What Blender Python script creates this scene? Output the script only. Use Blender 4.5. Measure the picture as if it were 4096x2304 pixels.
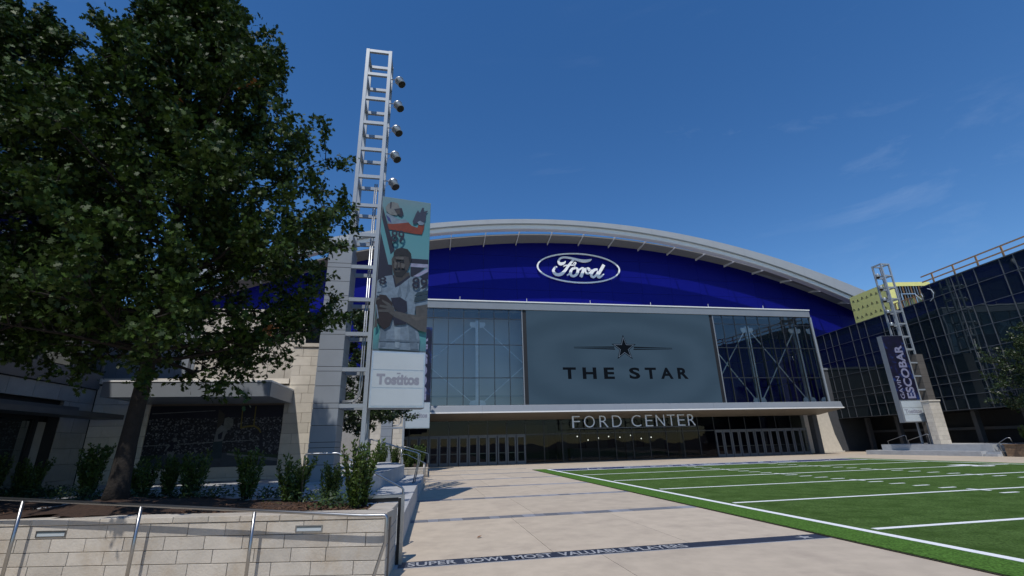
import bpy, math, random
import numpy as np
from mathutils import Vector, Matrix
for o in list(bpy.data.objects): bpy.data.objects.remove(o)
scene = bpy.context.scene
COL = scene.collection
rad = math.radians

# ------------------------------------------------------------------ camera
def cam_axes(pitch, roll, yaw):
    cy, sy, cp, sp = math.cos(yaw), math.sin(yaw), math.cos(pitch), math.sin(pitch)
    f = Vector((sy*cp, cy*cp, sp)); r = Vector((cy, -sy, 0)); u = r.cross(f)
    c, s = math.cos(roll), math.sin(roll)
    return c*r+s*u, -s*r+c*u, f
cd = bpy.data.cameras.new('camera'); cam = bpy.data.objects.new('camera', cd); COL.objects.link(cam)
r_, u_, f_ = cam_axes(.3204, -.0259, .1887)
m = Matrix((r_, u_, -f_)).transposed().to_4x4(); m.translation = (0, 0, 1.86)
cam.matrix_world = m
cd.sensor_width = 36; cd.lens = 16.392; cd.clip_end = 3000; cd.clip_start = .05
scene.camera = cam

# ------------------------------------------------------------------ sky, sun, exposure
SUN_EL, SUN_AZ = rad(59.5), rad(21)          # light travels towards +x, +y
w = bpy.data.worlds.new('World'); scene.world = w; w.use_nodes = True
nt = w.node_tree; nt.nodes.clear()
sky = nt.nodes.new('ShaderNodeTexSky'); sky.sky_type = 'NISHITA'; sky.sun_disc = False
sky.sun_elevation = SUN_EL; sky.sun_rotation = rad(201); sky.altitude = 200
sky.air_density = 1.0; sky.dust_density = 0.; sky.ozone_density = 2.6
hs = nt.nodes.new('ShaderNodeHueSaturation'); hs.inputs['Saturation'].default_value = 1.28; hs.inputs['Hue'].default_value = .505
nt.links.new(sky.outputs[0], hs.inputs['Color'])
tc = nt.nodes.new('ShaderNodeTexCoord')
mp = nt.nodes.new('ShaderNodeMapping'); mp.inputs['Rotation'].default_value = (-1.0606, .6565, -2.0386); mp.inputs['Scale'].default_value = (1.1, 3.2, 7.5)
nz = nt.nodes.new('ShaderNodeTexNoise'); nz.noise_dimensions = '4D'; nz.inputs['W'].default_value = 1.0409; nz.inputs['Scale'].default_value = 1.5; nz.inputs['Detail'].default_value = 7; nz.inputs['Roughness'].default_value = .62; nz.inputs['Distortion'].default_value = .5
rp = nt.nodes.new('ShaderNodeValToRGB'); rp.color_ramp.elements[0].position = .55; rp.color_ramp.elements[1].position = .92
nz2 = nt.nodes.new('ShaderNodeTexNoise'); nz2.noise_dimensions = '4D'; nz2.inputs['W'].default_value = .8932; nz2.inputs['Scale'].default_value = 2.2; nz2.inputs['Detail'].default_value = 2
rp2 = nt.nodes.new('ShaderNodeValToRGB'); rp2.color_ramp.elements[0].position = .45; rp2.color_ramp.elements[1].position = .7
ml = nt.nodes.new('ShaderNodeMath'); ml.operation = 'MULTIPLY'
ml2 = nt.nodes.new('ShaderNodeMath'); ml2.operation = 'MULTIPLY'; ml2.inputs[1].default_value = .24
mx = nt.nodes.new('ShaderNodeMixRGB'); mx.inputs['Color2'].default_value = (5.2, 6.2, 7.6, 1)
bg = nt.nodes.new('ShaderNodeBackground'); bg.inputs['Strength'].default_value = .140
wo = nt.nodes.new('ShaderNodeOutputWorld')
L = nt.links.new
L(tc.outputs['Generated'], mp.inputs['Vector']); L(mp.outputs[0], nz.inputs['Vector']); L(nz.outputs[0], rp.inputs[0])
L(tc.outputs['Generated'], nz2.inputs['Vector']); L(nz2.outputs[0], rp2.inputs[0])
L(rp.outputs[0], ml.inputs[0]); L(rp2.outputs[0], ml.inputs[1]); L(ml.outputs[0], ml2.inputs[0]); L(ml2.outputs[0], mx.inputs['Fac'])
L(hs.outputs[0], mx.inputs['Color1']); L(mx.outputs[0], bg.inputs['Color']); L(bg.outputs[0], wo.inputs[0])
sd = bpy.data.lights.new('sun', 'SUN'); sd.energy = 3.7; sd.angle = rad(.53); sd.color = (1, .95, .88)
sun = bpy.data.objects.new('sun', sd); COL.objects.link(sun)
dv = Vector((math.sin(SUN_AZ)*math.cos(SUN_EL), math.cos(SUN_AZ)*math.cos(SUN_EL), -math.sin(SUN_EL)))
sun.rotation_euler = dv.to_track_quat('-Z', 'Y').to_euler(); sun.location = (-20, -40, 60)
vs = scene.view_settings; vs.view_transform = 'Standard'; vs.look = 'None'; vs.exposure = -.12; vs.gamma = 1; vs.use_curve_mapping = False
scene.render.engine = 'CYCLES'
scene.cycles.max_bounces = 8; scene.cycles.transparent_max_bounces = 16; scene.cycles.use_denoising = True
scene.cycles.sample_clamp_indirect = 6

# ------------------------------------------------------------------ materials
MATS = {}
def mat(name, col, rough=.6, var=.12, scale=3., bump=0., bscale=40., metal=0., ior=1.45, rnd=0., stain=None, stain_scale=1.2, emit=0., emitcol=None, detail=6, coat=0., spec=None, half=.25):
    if name in MATS: return MATS[name]
    m = bpy.data.materials.new(name); m.use_nodes = True; n = m.node_tree; l = n.links.new
    b = n.nodes['Principled BSDF']
    b.inputs['Roughness'].default_value = rough; b.inputs['Metallic'].default_value = metal; b.inputs['IOR'].default_value = ior
    if coat: b.inputs['Coat Weight'].default_value = coat; b.inputs['Coat Roughness'].default_value = .08
    if spec is not None: b.inputs['Specular IOR Level'].default_value = spec
    geo = n.nodes.new('ShaderNodeNewGeometry')
    nz = n.nodes.new('ShaderNodeTexNoise'); nz.inputs['Scale'].default_value = scale; nz.inputs['Detail'].default_value = detail; nz.inputs['Roughness'].default_value = .6
    l(geo.outputs['Position'], nz.inputs['Vector'])
    mr = n.nodes.new('ShaderNodeMapRange'); mr.inputs['From Min'].default_value = .5-half; mr.inputs['From Max'].default_value = .5+half; mr.inputs['To Min'].default_value = 1-var; mr.inputs['To Max'].default_value = 1+var
    l(nz.outputs[0], mr.inputs['Value'])
    val = mr.outputs[0]
    if rnd:
        oi = n.nodes.new('ShaderNodeObjectInfo'); m2 = n.nodes.new('ShaderNodeMapRange'); m2.inputs['To Min'].default_value = 1-rnd; m2.inputs['To Max'].default_value = 1+rnd
        l(oi.outputs['Random'], m2.inputs['Value']); mm = n.nodes.new('ShaderNodeMath'); mm.operation = 'MULTIPLY'; l(val, mm.inputs[0]); l(m2.outputs[0], mm.inputs[1]); val = mm.outputs[0]
    vm = n.nodes.new('ShaderNodeVectorMath'); vm.operation = 'SCALE'; vm.inputs[0].default_value = col; l(val, vm.inputs['Scale'])
    out = vm.outputs[0]
    if stain:
        sc, amt, lo, hi = stain
        n2 = n.nodes.new('ShaderNodeTexNoise'); n2.inputs['Scale'].default_value = stain_scale; n2.inputs['Detail'].default_value = 8; n2.inputs['Roughness'].default_value = .65
        l(geo.outputs['Position'], n2.inputs['Vector'])
        m3 = n.nodes.new('ShaderNodeMapRange'); m3.inputs['From Min'].default_value = lo; m3.inputs['From Max'].default_value = hi; m3.inputs['To Max'].default_value = amt; l(n2.outputs[0], m3.inputs['Value'])
        mix = n.nodes.new('ShaderNodeMixRGB'); mix.inputs['Color2'].default_value = (*sc, 1); l(m3.outputs[0], mix.inputs['Fac']); l(out, mix.inputs['Color1']); out = mix.outputs[0]
    l(out, b.inputs['Base Color'])
    if bump:
        n3 = n.nodes.new('ShaderNodeTexNoise'); n3.inputs['Scale'].default_value = bscale; n3.inputs['Detail'].default_value = 5
        l(geo.outputs['Position'], n3.inputs['Vector'])
        bp = n.nodes.new('ShaderNodeBump'); bp.inputs['Strength'].default_value = bump; bp.inputs['Distance'].default_value = .02; l(n3.outputs[0], bp.inputs['Height']); l(bp.outputs[0], b.inputs['Normal'])
    if emit:
        b.inputs['Emission Color'].default_value = (*(emitcol or col), 1); b.inputs['Emission Strength'].default_value = emit
    MATS[name] = m
    return m
def glass(name, tint, refl, ior=1.6, rough=.02, wav=.0):
    """clear pane: tinted see-through plus a mirror part that grows at grazing angles"""
    m = bpy.data.materials.new(name); m.use_nodes = True; n = m.node_tree; n.nodes.clear(); l = n.links.new
    out = n.nodes.new('ShaderNodeOutputMaterial'); tr = n.nodes.new('ShaderNodeBsdfTransparent'); tr.inputs[0].default_value = (*tint, 1)
    gl = n.nodes.new('ShaderNodeBsdfGlossy'); gl.inputs['Roughness'].default_value = rough; gl.inputs['Color'].default_value = (.9, .95, 1, 1)
    fr = n.nodes.new('ShaderNodeFresnel'); fr.inputs['IOR'].default_value = ior
    ad = n.nodes.new('ShaderNodeMath'); ad.operation = 'ADD'; ad.use_clamp = True; ad.inputs[1].default_value = refl
    mx = n.nodes.new('ShaderNodeMixShader'); l(fr.outputs[0], ad.inputs[0]); l(ad.outputs[0], mx.inputs[0]); l(tr.outputs[0], mx.inputs[1]); l(gl.outputs[0], mx.inputs[2]); l(mx.outputs[0], out.inputs[0])
    if wav:
        g = n.nodes.new('ShaderNodeNewGeometry'); nz = n.nodes.new('ShaderNodeTexNoise'); nz.inputs['Scale'].default_value = .55; nz.inputs['Detail'].default_value = 1
        l(g.outputs['Position'], nz.inputs['Vector']); bp = n.nodes.new('ShaderNodeBump'); bp.inputs['Strength'].default_value = wav; bp.inputs['Distance'].default_value = .05
        l(nz.outputs[0], bp.inputs['Height']); l(bp.outputs[0], gl.inputs['Normal'])
    MATS[name] = m
    return m
def dark_glass(name, col, refl, ior=1.7, wav=.25):
    """opaque reflective curtain wall glass"""
    m = bpy.data.materials.new(name); m.use_nodes = True; n = m.node_tree; n.nodes.clear(); l = n.links.new
    out = n.nodes.new('ShaderNodeOutputMaterial'); df = n.nodes.new('ShaderNodeBsdfDiffuse'); df.inputs[0].default_value = (*col, 1)
    gl = n.nodes.new('ShaderNodeBsdfGlossy'); gl.inputs['Roughness'].default_value = .015; gl.inputs['Color'].default_value = (.85, .95, 1, 1)
    fr = n.nodes.new('ShaderNodeFresnel'); fr.inputs['IOR'].default_value = ior
    ad = n.nodes.new('ShaderNodeMath'); ad.operation = 'ADD'; ad.use_clamp = True; ad.inputs[1].default_value = refl
    mx = n.nodes.new('ShaderNodeMixShader'); l(fr.outputs[0], ad.inputs[0]); l(ad.outputs[0], mx.inputs[0]); l(df.outputs[0], mx.inputs[1]); l(gl.outputs[0], mx.inputs[2]); l(mx.outputs[0], out.inputs[0])
    g = n.nodes.new('ShaderNodeNewGeometry'); nz = n.nodes.new('ShaderNodeTexNoise'); nz.inputs['Scale'].default_value = .5; nz.inputs['Detail'].default_value = 1
    l(g.outputs['Position'], nz.inputs['Vector']); bp = n.nodes.new('ShaderNodeBump'); bp.inputs['Strength'].default_value = wav; bp.inputs['Distance'].default_value = .04
    l(nz.outputs[0], bp.inputs['Height']); l(bp.outputs[0], gl.inputs['Normal'])
    MATS[name] = m
    return m
def leaf_mat(name, c1, c2, rough=.38, trans=.25, spec=.5):
    m = bpy.data.materials.new(name); m.use_nodes = True; n = m.node_tree; n.nodes.clear(); l = n.links.new
    out = n.nodes.new('ShaderNodeOutputMaterial')
    g = n.nodes.new('ShaderNodeNewGeometry'); rp = n.nodes.new('ShaderNodeValToRGB')
    e = rp.color_ramp.elements; e[0].color = (*c1, 1); e[1].color = (*c2, 1)
    l(g.outputs['Random Per Island'], rp.inputs[0])
    b = n.nodes.new('ShaderNodeBsdfPrincipled'); b.inputs['Roughness'].default_value = rough; b.inputs['Specular IOR Level'].default_value = spec; l(rp.outputs[0], b.inputs['Base Color'])
    t = n.nodes.new('ShaderNodeBsdfTranslucent'); l(rp.outputs[0], t.inputs[0])
    mx = n.nodes.new('ShaderNodeMixShader'); mx.inputs[0].default_value = trans; l(b.outputs[0], mx.inputs[1]); l(t.outputs[0], mx.inputs[2]); l(mx.outputs[0], out.inputs[0])
    MATS[name] = m
    return m

mat('concrete', (.485, .41, .318), .8, .065, 2.2, .12, 60, half=.14, detail=9, rnd=.035, stain=((.27, .22, .18), .55, .50, .80), stain_scale=.9)
mat('joint', (.16, .13, .11), .9)
mat('grey_concrete', (.40, .41, .42), .75, .10, 2.5, .1, 50, stain=((.22, .23, .25), .4, .5, .75), stain_scale=1.6)
mat('limestone', (.57, .525, .45), .85, .09, 4, .25, 35, rnd=.10)
mat('planter_stone', (.445, .41, .36), .85, .12, 3, .35, 30, rnd=.10, stain=((.30, .22, .13), .55, .5, .75), stain_scale=1.9)
mat('mortar', (.17, .14, .11), .95)
mat('grey_panel', (.25, .275, .305), .42, .05, 2, rnd=.04)
mat('brown_panel', (.13, .12, .11), .5, .06, 2, rnd=.06)
mat('dark_gap', (.01, .01, .012), .8)
mat('silver_paint', (.31, .345, .38), .38, .06, 3, metal=.15)
mat('stainless', (.36, .37, .385), .34, .06, 8, metal=1.)
mat('galvanised', (.52, .54, .56), .35, .1, 6, metal=.8)
mat('turf', (.080, .140, .036), .75, .50, 26, .8, 140, spec=.06, half=.12, detail=10, stain=((.040, .080, .014), .85, .40, .66), stain_scale=1.5)
mat('turf_side', (.072, .155, .028), .8, .45, 26, .6, 120, detail=10, spec=.06, half=.12)
mat('turf_edge', (.035, .03, .02), .9)
mat('white_line', (.78, .79, .80), .8, .08, 12)
mat('navy_turf', (.012, .022, .095), .8, .2, 9, .3, 120)
mat('outline_grey', (.30, .36, .45), .8, .1)
mat('navy_granite', (.030, .036, .058), .45, .25, 25, rnd=.1)
mat('inlay_letter', (.34, .35, .37), .6, .1)
mat('paver', (.20, .21, .24), .75, .18, 14, .15, 60, rnd=.38)
mat('blue_panel', (.004, .006, .17), .38, .05, .6, rnd=.03, spec=.12)
mat('blue_back', (.006, .006, .06), .5)
mat('white_metal', (.78, .77, .75), .4, .04, 1)
mat('roof_metal', (.34, .36, .375), .4, .04, 1)
mat('soffit', (.24, .23, .21), .6, .08, 3)
mat('soffit_brown', (.155, .135, .110), .6, .08, 3)
mat('grey_metal', (.21, .23, .255), .38, .05, 1)
mat('mullion', (.030, .035, .042), .45)
mat('door_metal', (.095, .107, .125), .4, .05)
mat('black', (.006, .006, .007), .5)
mat('black_frame', (.012, .012, .014), .6)
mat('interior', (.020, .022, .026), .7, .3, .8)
mat('shade_wall', (.52, .51, .49), .8, .06, .4)
mat('brace', (.85, .86, .87), .4)
mat('rod', (.85, .86, .87), .3)
mat('logo_white', (.86, .87, .88), .5)
mat('letter_steel', (.66, .69, .72), .4)
mat('bldg_mullion', (.125, .135, .15), .4, metal=.3)
mat('yellow_sheath', (.80, .77, .27), .6, .06, 3)
mat('print_dark', (.10, .09, .04), .6)
mat('timber', (.42, .25, .13), .75, .2, 9)
mat('chalk', (.45, .50, .55), .8)
mat('bark', (.017, .014, .012), .95, .35, 9, .9, 25)
mat('soil', (.045, .025, .016), .95, .45, 18, 1., 45)
mat('chip', (.085, .045, .026), .9, .3, 30, rnd=.3)
mat('lamp_body', (.38, .40, .42), .35, .05, metal=.5)
mat('lens', (.10, .13, .15), .15)
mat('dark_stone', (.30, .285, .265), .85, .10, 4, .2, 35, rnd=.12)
mat('dark_metal', (.085, .09, .10), .45)
mat('acrylic', (.42, .47, .50), .35, .03, 2)
mat('acrylic_text', (.24, .25, .30), .5)
mat('brown_brick', (.22, .145, .09), .85, .12, 6, .2, 40, rnd=.15)
leaf_mat('oak_leaf', (.010, .025, .006), (.050, .090, .015), .52, .16, .22)
leaf_mat('oak_leaf_dull', (.018, .035, .011), (.045, .075, .020), .42, .2)
leaf_mat('shrub_leaf', (.035, .075, .012), (.100, .145, .026), .45, .28)
leaf_mat('cover_leaf', (.018, .042, .012), (.06, .10, .025), .45, .2)
leaf_mat('dry_leaf', (.16, .06, .02), (.24, .10, .03), .7, .1)
glass('box_glass', (.86, .90, .91), .05, 1.5, .01, .1)
glass('lobby_glass', (.30, .34, .36), .0, 1.28, .01, .2)
dark_glass('office_glass', (.012, .020, .025), .04, 1.45)
dark_glass('left_glass', (.010, .013, .016), .14, 1.6)
PR = dict(navy=(.010, .012, .035), lilac=(.34, .35, .52), jersey=(.20, .28, .37), royal=(.03, .05, .22), orange=(.24, .035, .010), silver=(.20, .22, .22), skin=(.055, .050, .047),
          glove=(.030, .04, .08), hair=(.010, .010, .012), teal=(.02, .05, .075), arm=(.085, .085, .085), ball=(.022, .012, .012), green=(.02, .055, .02), bluegrey=(.06, .08, .11),
          white=(.22, .24, .26), yellow=(.22, .18, .03), fold=(.13, .19, .26), lite=(.27, .36, .45), glint=(.11, .105, .10))
for k, c in PR.items(): mat('print_'+k, tuple(q*.62 for q in c), .5, .28, 7)
def print_bg():
    m = mat('print_teal_bg', (.10, .30, .31), .5); n = m.node_tree; l = n.links.new; b = n.nodes['Principled BSDF']
    t = n.nodes['Texture Coordinate'] if 'Texture Coordinate' in n.nodes else n.nodes.new('ShaderNodeTexCoord')
    s = n.nodes.new('ShaderNodeSeparateXYZ'); rp = n.nodes.new('ShaderNodeValToRGB'); l(t.outputs['Generated'], s.inputs[0]); l(s.outputs[2], rp.inputs[0])
    e = rp.color_ramp.elements; e[0].color = (.06, .14, .18, 1); e[1].color = (.11, .19, .22, 1)
    x = e.new(.12); x.color = (.06, .26, .27, 1); x = e.new(.35); x.color = (.10, .14, .22, 1); x = e.new(.62); x.color = (.075, .22, .25, 1); x = e.new(.8); x.color = (.06, .21, .24, 1)
    l(rp.outputs[0], b.inputs['Base Color'])
print_bg()
def print_purple():
    m = mat('print_purple_bg', (.02, .02, .08), .45); n = m.node_tree; l = n.links.new; b = n.nodes['Principled BSDF']
    g = n.nodes.new('ShaderNodeNewGeometry'); nz = n.nodes.new('ShaderNodeTexNoise'); nz.inputs['Scale'].default_value = 2.1; nz.inputs['Detail'].default_value = 5; l(g.outputs['Position'], nz.inputs[0])
    rp = n.nodes.new('ShaderNodeValToRGB'); e = rp.color_ramp.elements; e[0].position = .35; e[0].color = (.005, .006, .016, 1); e[1].position = .85; e[1].color = (.02, .11, .26, 1)
    x = e.new(.55); x.color = (.008, .007, .028, 1); x = e.new(.68); x.color = (.010, .03, .13, 1); l(nz.outputs[0], rp.inputs[0]); l(rp.outputs[0], b.inputs['Base Color'])
print_purple()
def crowd():
    m = mat('print_crowd', (.02, .02, .025), .5); n = m.node_tree; l = n.links.new; b = n.nodes['Principled BSDF']
    g = n.nodes.new('ShaderNodeNewGeometry'); v = n.nodes.new('ShaderNodeTexVoronoi'); v.inputs['Scale'].default_value = 24; l(g.outputs['Position'], v.inputs['Vector'])
    s = n.nodes.new('ShaderNodeSeparateXYZ'); l(v.outputs['Color'], s.inputs[0])
    rp = n.nodes.new('ShaderNodeValToRGB'); e = rp.color_ramp.elements; e[0].position = .45; e[0].color = (.006, .007, .014, 1); e[1].position = 1; e[1].color = (.17, .18, .20, 1)
    x = e.new(.75); x.color = (.025, .026, .045, 1); l(s.outputs[0], rp.inputs[0]); l(rp.outputs[0], b.inputs['Base Color'])
crowd()
def led():
    m = mat('screen_image', (.003, .004, .005), .35); n = m.node_tree; l = n.links.new; b = n.nodes['Principled BSDF']
    t = n.nodes.new('ShaderNodeTexCoord'); mp = n.nodes.new('ShaderNodeMapping'); mp.inputs['Location'].default_value = (-.5, 0, -.42); l(t.outputs['Generated'], mp.inputs[0])
    wv = n.nodes.new('ShaderNodeTexWave'); wv.wave_type = 'RINGS'; wv.rings_direction = 'Y'; wv.inputs['Scale'].default_value = 1.15; wv.inputs['Distortion'].default_value = 5; wv.inputs['Detail'].default_value = 3; wv.inputs['Detail Scale'].default_value = 1.6
    l(mp.outputs[0], wv.inputs['Vector'])
    rp = n.nodes.new('ShaderNodeValToRGB'); e = rp.color_ramp.elements; e[0].color = (.047, .084, .130, 1); e[1].color = (.056, .098, .150, 1); x = e.new(.5); x.color = (.051, .091, .140, 1)
    l(wv.outputs[0], rp.inputs[0]); l(rp.outputs[0], b.inputs['Emission Color']); b.inputs['Emission Strength'].default_value = .74; b.inputs['Roughness'].default_value = .7; b.inputs['Specular IOR Level'].default_value = 0
led()
mat('screen_dark', (.006, .008, .011), .8, spec=0.)
mat('screen_outline', (.10, .13, .17), .4, emit=.3)
mat('bulb', (1, .95, .85), .3, emit=3.0)

# ------------------------------------------------------------------ mesh helpers
WLOC = {}
class MB:
    def __init__(s): s.v = []; s.f = []
    def add(s, vs, fs, M=None):
        o = len(s.v)
        s.v += [tuple(M @ Vector(p)) if M else tuple(p) for p in vs]; s.f += [tuple(i+o for i in q) for q in fs]; return s
    def box(s, x0, x1, y0, y1, z0, z1, M=None):
        return s.add([(x0,y0,z0),(x1,y0,z0),(x1,y1,z0),(x0,y1,z0),(x0,y0,z1),(x1,y0,z1),(x1,y1,z1),(x0,y1,z1)],
                     [(0,3,2,1),(4,5,6,7),(0,1,5,4),(1,2,6,5),(2,3,7,6),(3,0,4,7)], M)
    def cbox(s, x0, x1, y0, y1, z0, z1, b=.01, M=None):
        """box whose front (-y) edges are chamfered"""
        return s.add([(x0,y0+b,z0),(x1,y0+b,z0),(x1,y1,z0),(x0,y1,z0),(x0,y0+b,z1),(x1,y0+b,z1),(x1,y1,z1),(x0,y1,z1),
                      (x0+b,y0,z0+b),(x1-b,y0,z0+b),(x1-b,y0,z1-b),(x0+b,y0,z1-b)],
                     [(0,3,2,1),(4,5,6,7),(1,2,6,5),(2,3,7,6),(3,0,4,7),(8,9,10,11),(0,1,9,8),(1,5,10,9),(5,4,11,10),(4,0,8,11)], M)
    def prism(s, poly, z0, z1, M=None):
        """footprint polygon (x, y) extruded in z"""
        n = len(poly); vs = [(x,y,z0) for x,y in poly]+[(x,y,z1) for x,y in poly]
        fs = [tuple(range(n))[::-1], tuple(range(n,2*n))]+[(i,(i+1)%n,n+(i+1)%n,n+i) for i in range(n)]
        return s.add(vs, fs, M)
    def plate(s, poly, y0, y1, M=None):
        """(x, z) polygon extruded in y"""
        n = len(poly); vs = [(x,y0,z) for x,z in poly]+[(x,y1,z) for x,z in poly]
        fs = [tuple(range(n)), tuple(range(n,2*n))[::-1]]+[((i+1)%n,i,n+i,n+(i+1)%n) for i in range(n)]
        return s.add(vs, fs, M)
    def tube(s, pts, r, n=8, cap=True):
        pts = [Vector(p) for p in pts]; rs = r if hasattr(r, '__len__') else [r]*len(pts)
        o = len(s.v); up = None
        for i, p in enumerate(pts):
            d = (pts[min(i+1,len(pts)-1)]-pts[max(i-1,0)]).normalized()
            if up is None: up = Vector((0,0,1)) if abs(d.z) < .9 else Vector((1,0,0))
            a = d.cross(up)
            if a.length < 1e-4: a = d.cross(Vector((1,0,0)))
            a.normalize(); b = a.cross(d).normalized(); up = b
            for k in range(n):
                t = 2*math.pi*k/n; s.v.append(tuple(p+rs[i]*(math.cos(t)*a+math.sin(t)*b)))
        for i in range(len(pts)-1):
            for k in range(n):
                A = o+i*n+k; B = o+i*n+(k+1)%n; s.f.append((A,B,B+n,A+n))
        if cap: s.f.append(tuple(o+k for k in range(n))[::-1]); s.f.append(tuple(o+(len(pts)-1)*n+k for k in range(n)))
        return s
    def beam(s, a, b, w, h, up=(0,0,1)):
        a, b = Vector(a), Vector(b); d = b-a; L = d.length; d.normalize(); u = Vector(up)
        if abs(d.dot(u)) > .98: u = Vector((0,1,0))
        x = d.cross(u).normalized(); u = x.cross(d)
        M = Matrix((x, d, u)).transposed().to_4x4(); M.translation = a
        return s.box(-w/2, w/2, 0, L, -h/2, h/2, M)
    def build(s, name, m, parent=None, smooth=False):
        me = bpy.data.meshes.new(name)
        a = np.array(s.v); c = (a.min(0)+a.max(0))/2
        me.from_pydata([tuple(p) for p in a-c], [], s.f)
        if smooth: me.polygons.foreach_set('use_smooth', [True]*len(me.polygons))
        me.materials.append(MATS[m] if isinstance(m, str) else m); me.update()
        return link(name, me, c, parent)
def link(name, me, c, parent=None):
    o = bpy.data.objects.new(name, me); COL.objects.link(o)
    c = Vector(c); WLOC[o.name] = c
    if parent: o.parent = parent; o.location = c-WLOC[parent.name]
    else: o.location = c
    return o
def thing(name, label, cat, loc, group=None):
    o = bpy.data.objects.new(name, None); COL.objects.link(o); o.location = loc; WLOC[o.name] = Vector(loc)
    return tag(o, label, cat, group)
def tag(o, label, cat, group=None):
    o['label'] = label; o['category'] = cat
    if group: o['group'] = group
    return o
def struct(o): o['kind'] = 'structure'; return o
def stuff(o): o['kind'] = 'stuff'; return o
def box(name, m, x0, x1, y0, y1, z0, z1, parent=None, M=None): return MB().box(x0,x1,y0,y1,z0,z1,M).build(name, m, parent)
_tx = {}
def text_polys(s, bold=0.):
    """letters of a word as separate flat meshes (verts, faces), in text space"""
    cu = bpy.data.curves.new('t', 'FONT'); cu.body = s; cu.offset = bold; cu.resolution_u = 4
    o = bpy.data.objects.new('t', cu); COL.objects.link(o)
    dg = bpy.context.evaluated_depsgraph_get(); dg.update()
    me = bpy.data.meshes.new_from_object(o.evaluated_get(dg))
    vs = [tuple(v.co) for v in me.vertices]; fs = [tuple(p.vertices) for p in me.polygons]
    bpy.data.objects.remove(o); bpy.data.curves.remove(cu); bpy.data.meshes.remove(me)
    return vs, fs
def text_box(s, w, h, M, thick=.0, bold=0.):
    """word fitted into w x h, placed by M (x right, y up, z towards the viewer); returns an MB"""
    vs, fs = text_polys(s, bold); a = np.array(vs); lo, hi = a.min(0), a.max(0)
    mb = MB(); sc = (w/(hi[0]-lo[0]), h/(hi[1]-lo[1]))
    top = [((x-lo[0])*sc[0], (y-lo[1])*sc[1], thick) for x, y, z in vs]
    mb.add(top, fs, M)
    if thick:
        from collections import Counter
        ed = Counter()
        for f in fs:
            for i in range(len(f)): ed[(f[i], f[(i+1) % len(f)])] += 1
        bo = [e for e in ed if (e[1], e[0]) not in ed]
        vv = []; ff = []
        for a_, b_ in bo:
            k = len(vv); vv += [top[a_], top[b_], (top[b_][0], top[b_][1], 0), (top[a_][0], top[a_][1], 0)]; ff.append((k+3, k+2, k+1, k))
        mb.add(vv, ff, M)
    return mb
def face_M(o, ex, ey):
    """frame: origin o, x along ex, y along ey"""
    ex, ey = Vector(ex).normalized(), Vector(ey).normalized(); ez = ex.cross(ey)
    M = Matrix((ex, ey, ez)).transposed().to_4x4(); M.translation = o
    return M
def courses(parent, m, x0, x1, z0, z1, h, L, y0, y1, M=None, skip=(), seed=0, gap=.008, b=.006, name='stone_block'):
    """staggered ashlar: each stone an object; skip = openings (x0, x1, z0, z1)"""
    rn = random.Random(seed); z = z0; k = 0
    while z < z1-.03:
        zt = min(z+h, z1); x = x0-(L*.5 if k % 2 else 0)-rn.random()*.15*L
        while x < x1-.02:
            xe = x+L*rn.uniform(.92, 1.08); a, e = max(x, x0), min(xe, x1)
            if x1-e < .12: e = x1; xe = x1
            segs = [(a, e)]
            for (u0, u1, v0, v1) in skip:
                if v0 < (z+zt)/2 < v1:
                    ns = []
                    for (p, q) in segs:
                        if q <= u0 or p >= u1: ns.append((p, q))
                        else:
                            if p < u0: ns.append((p, u0))
                            if q > u1: ns.append((u1, q))
                    segs = ns
            for p, q in segs:
                if q-p > .05:
                    j = rn.uniform(-.002, .002)
                    MB().cbox(p+gap/2, q-gap/2, y0+j, y1, z+gap/2, zt-gap/2, b, M).build(name, m, parent)
            x = xe
        z = zt; k += 1
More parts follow.
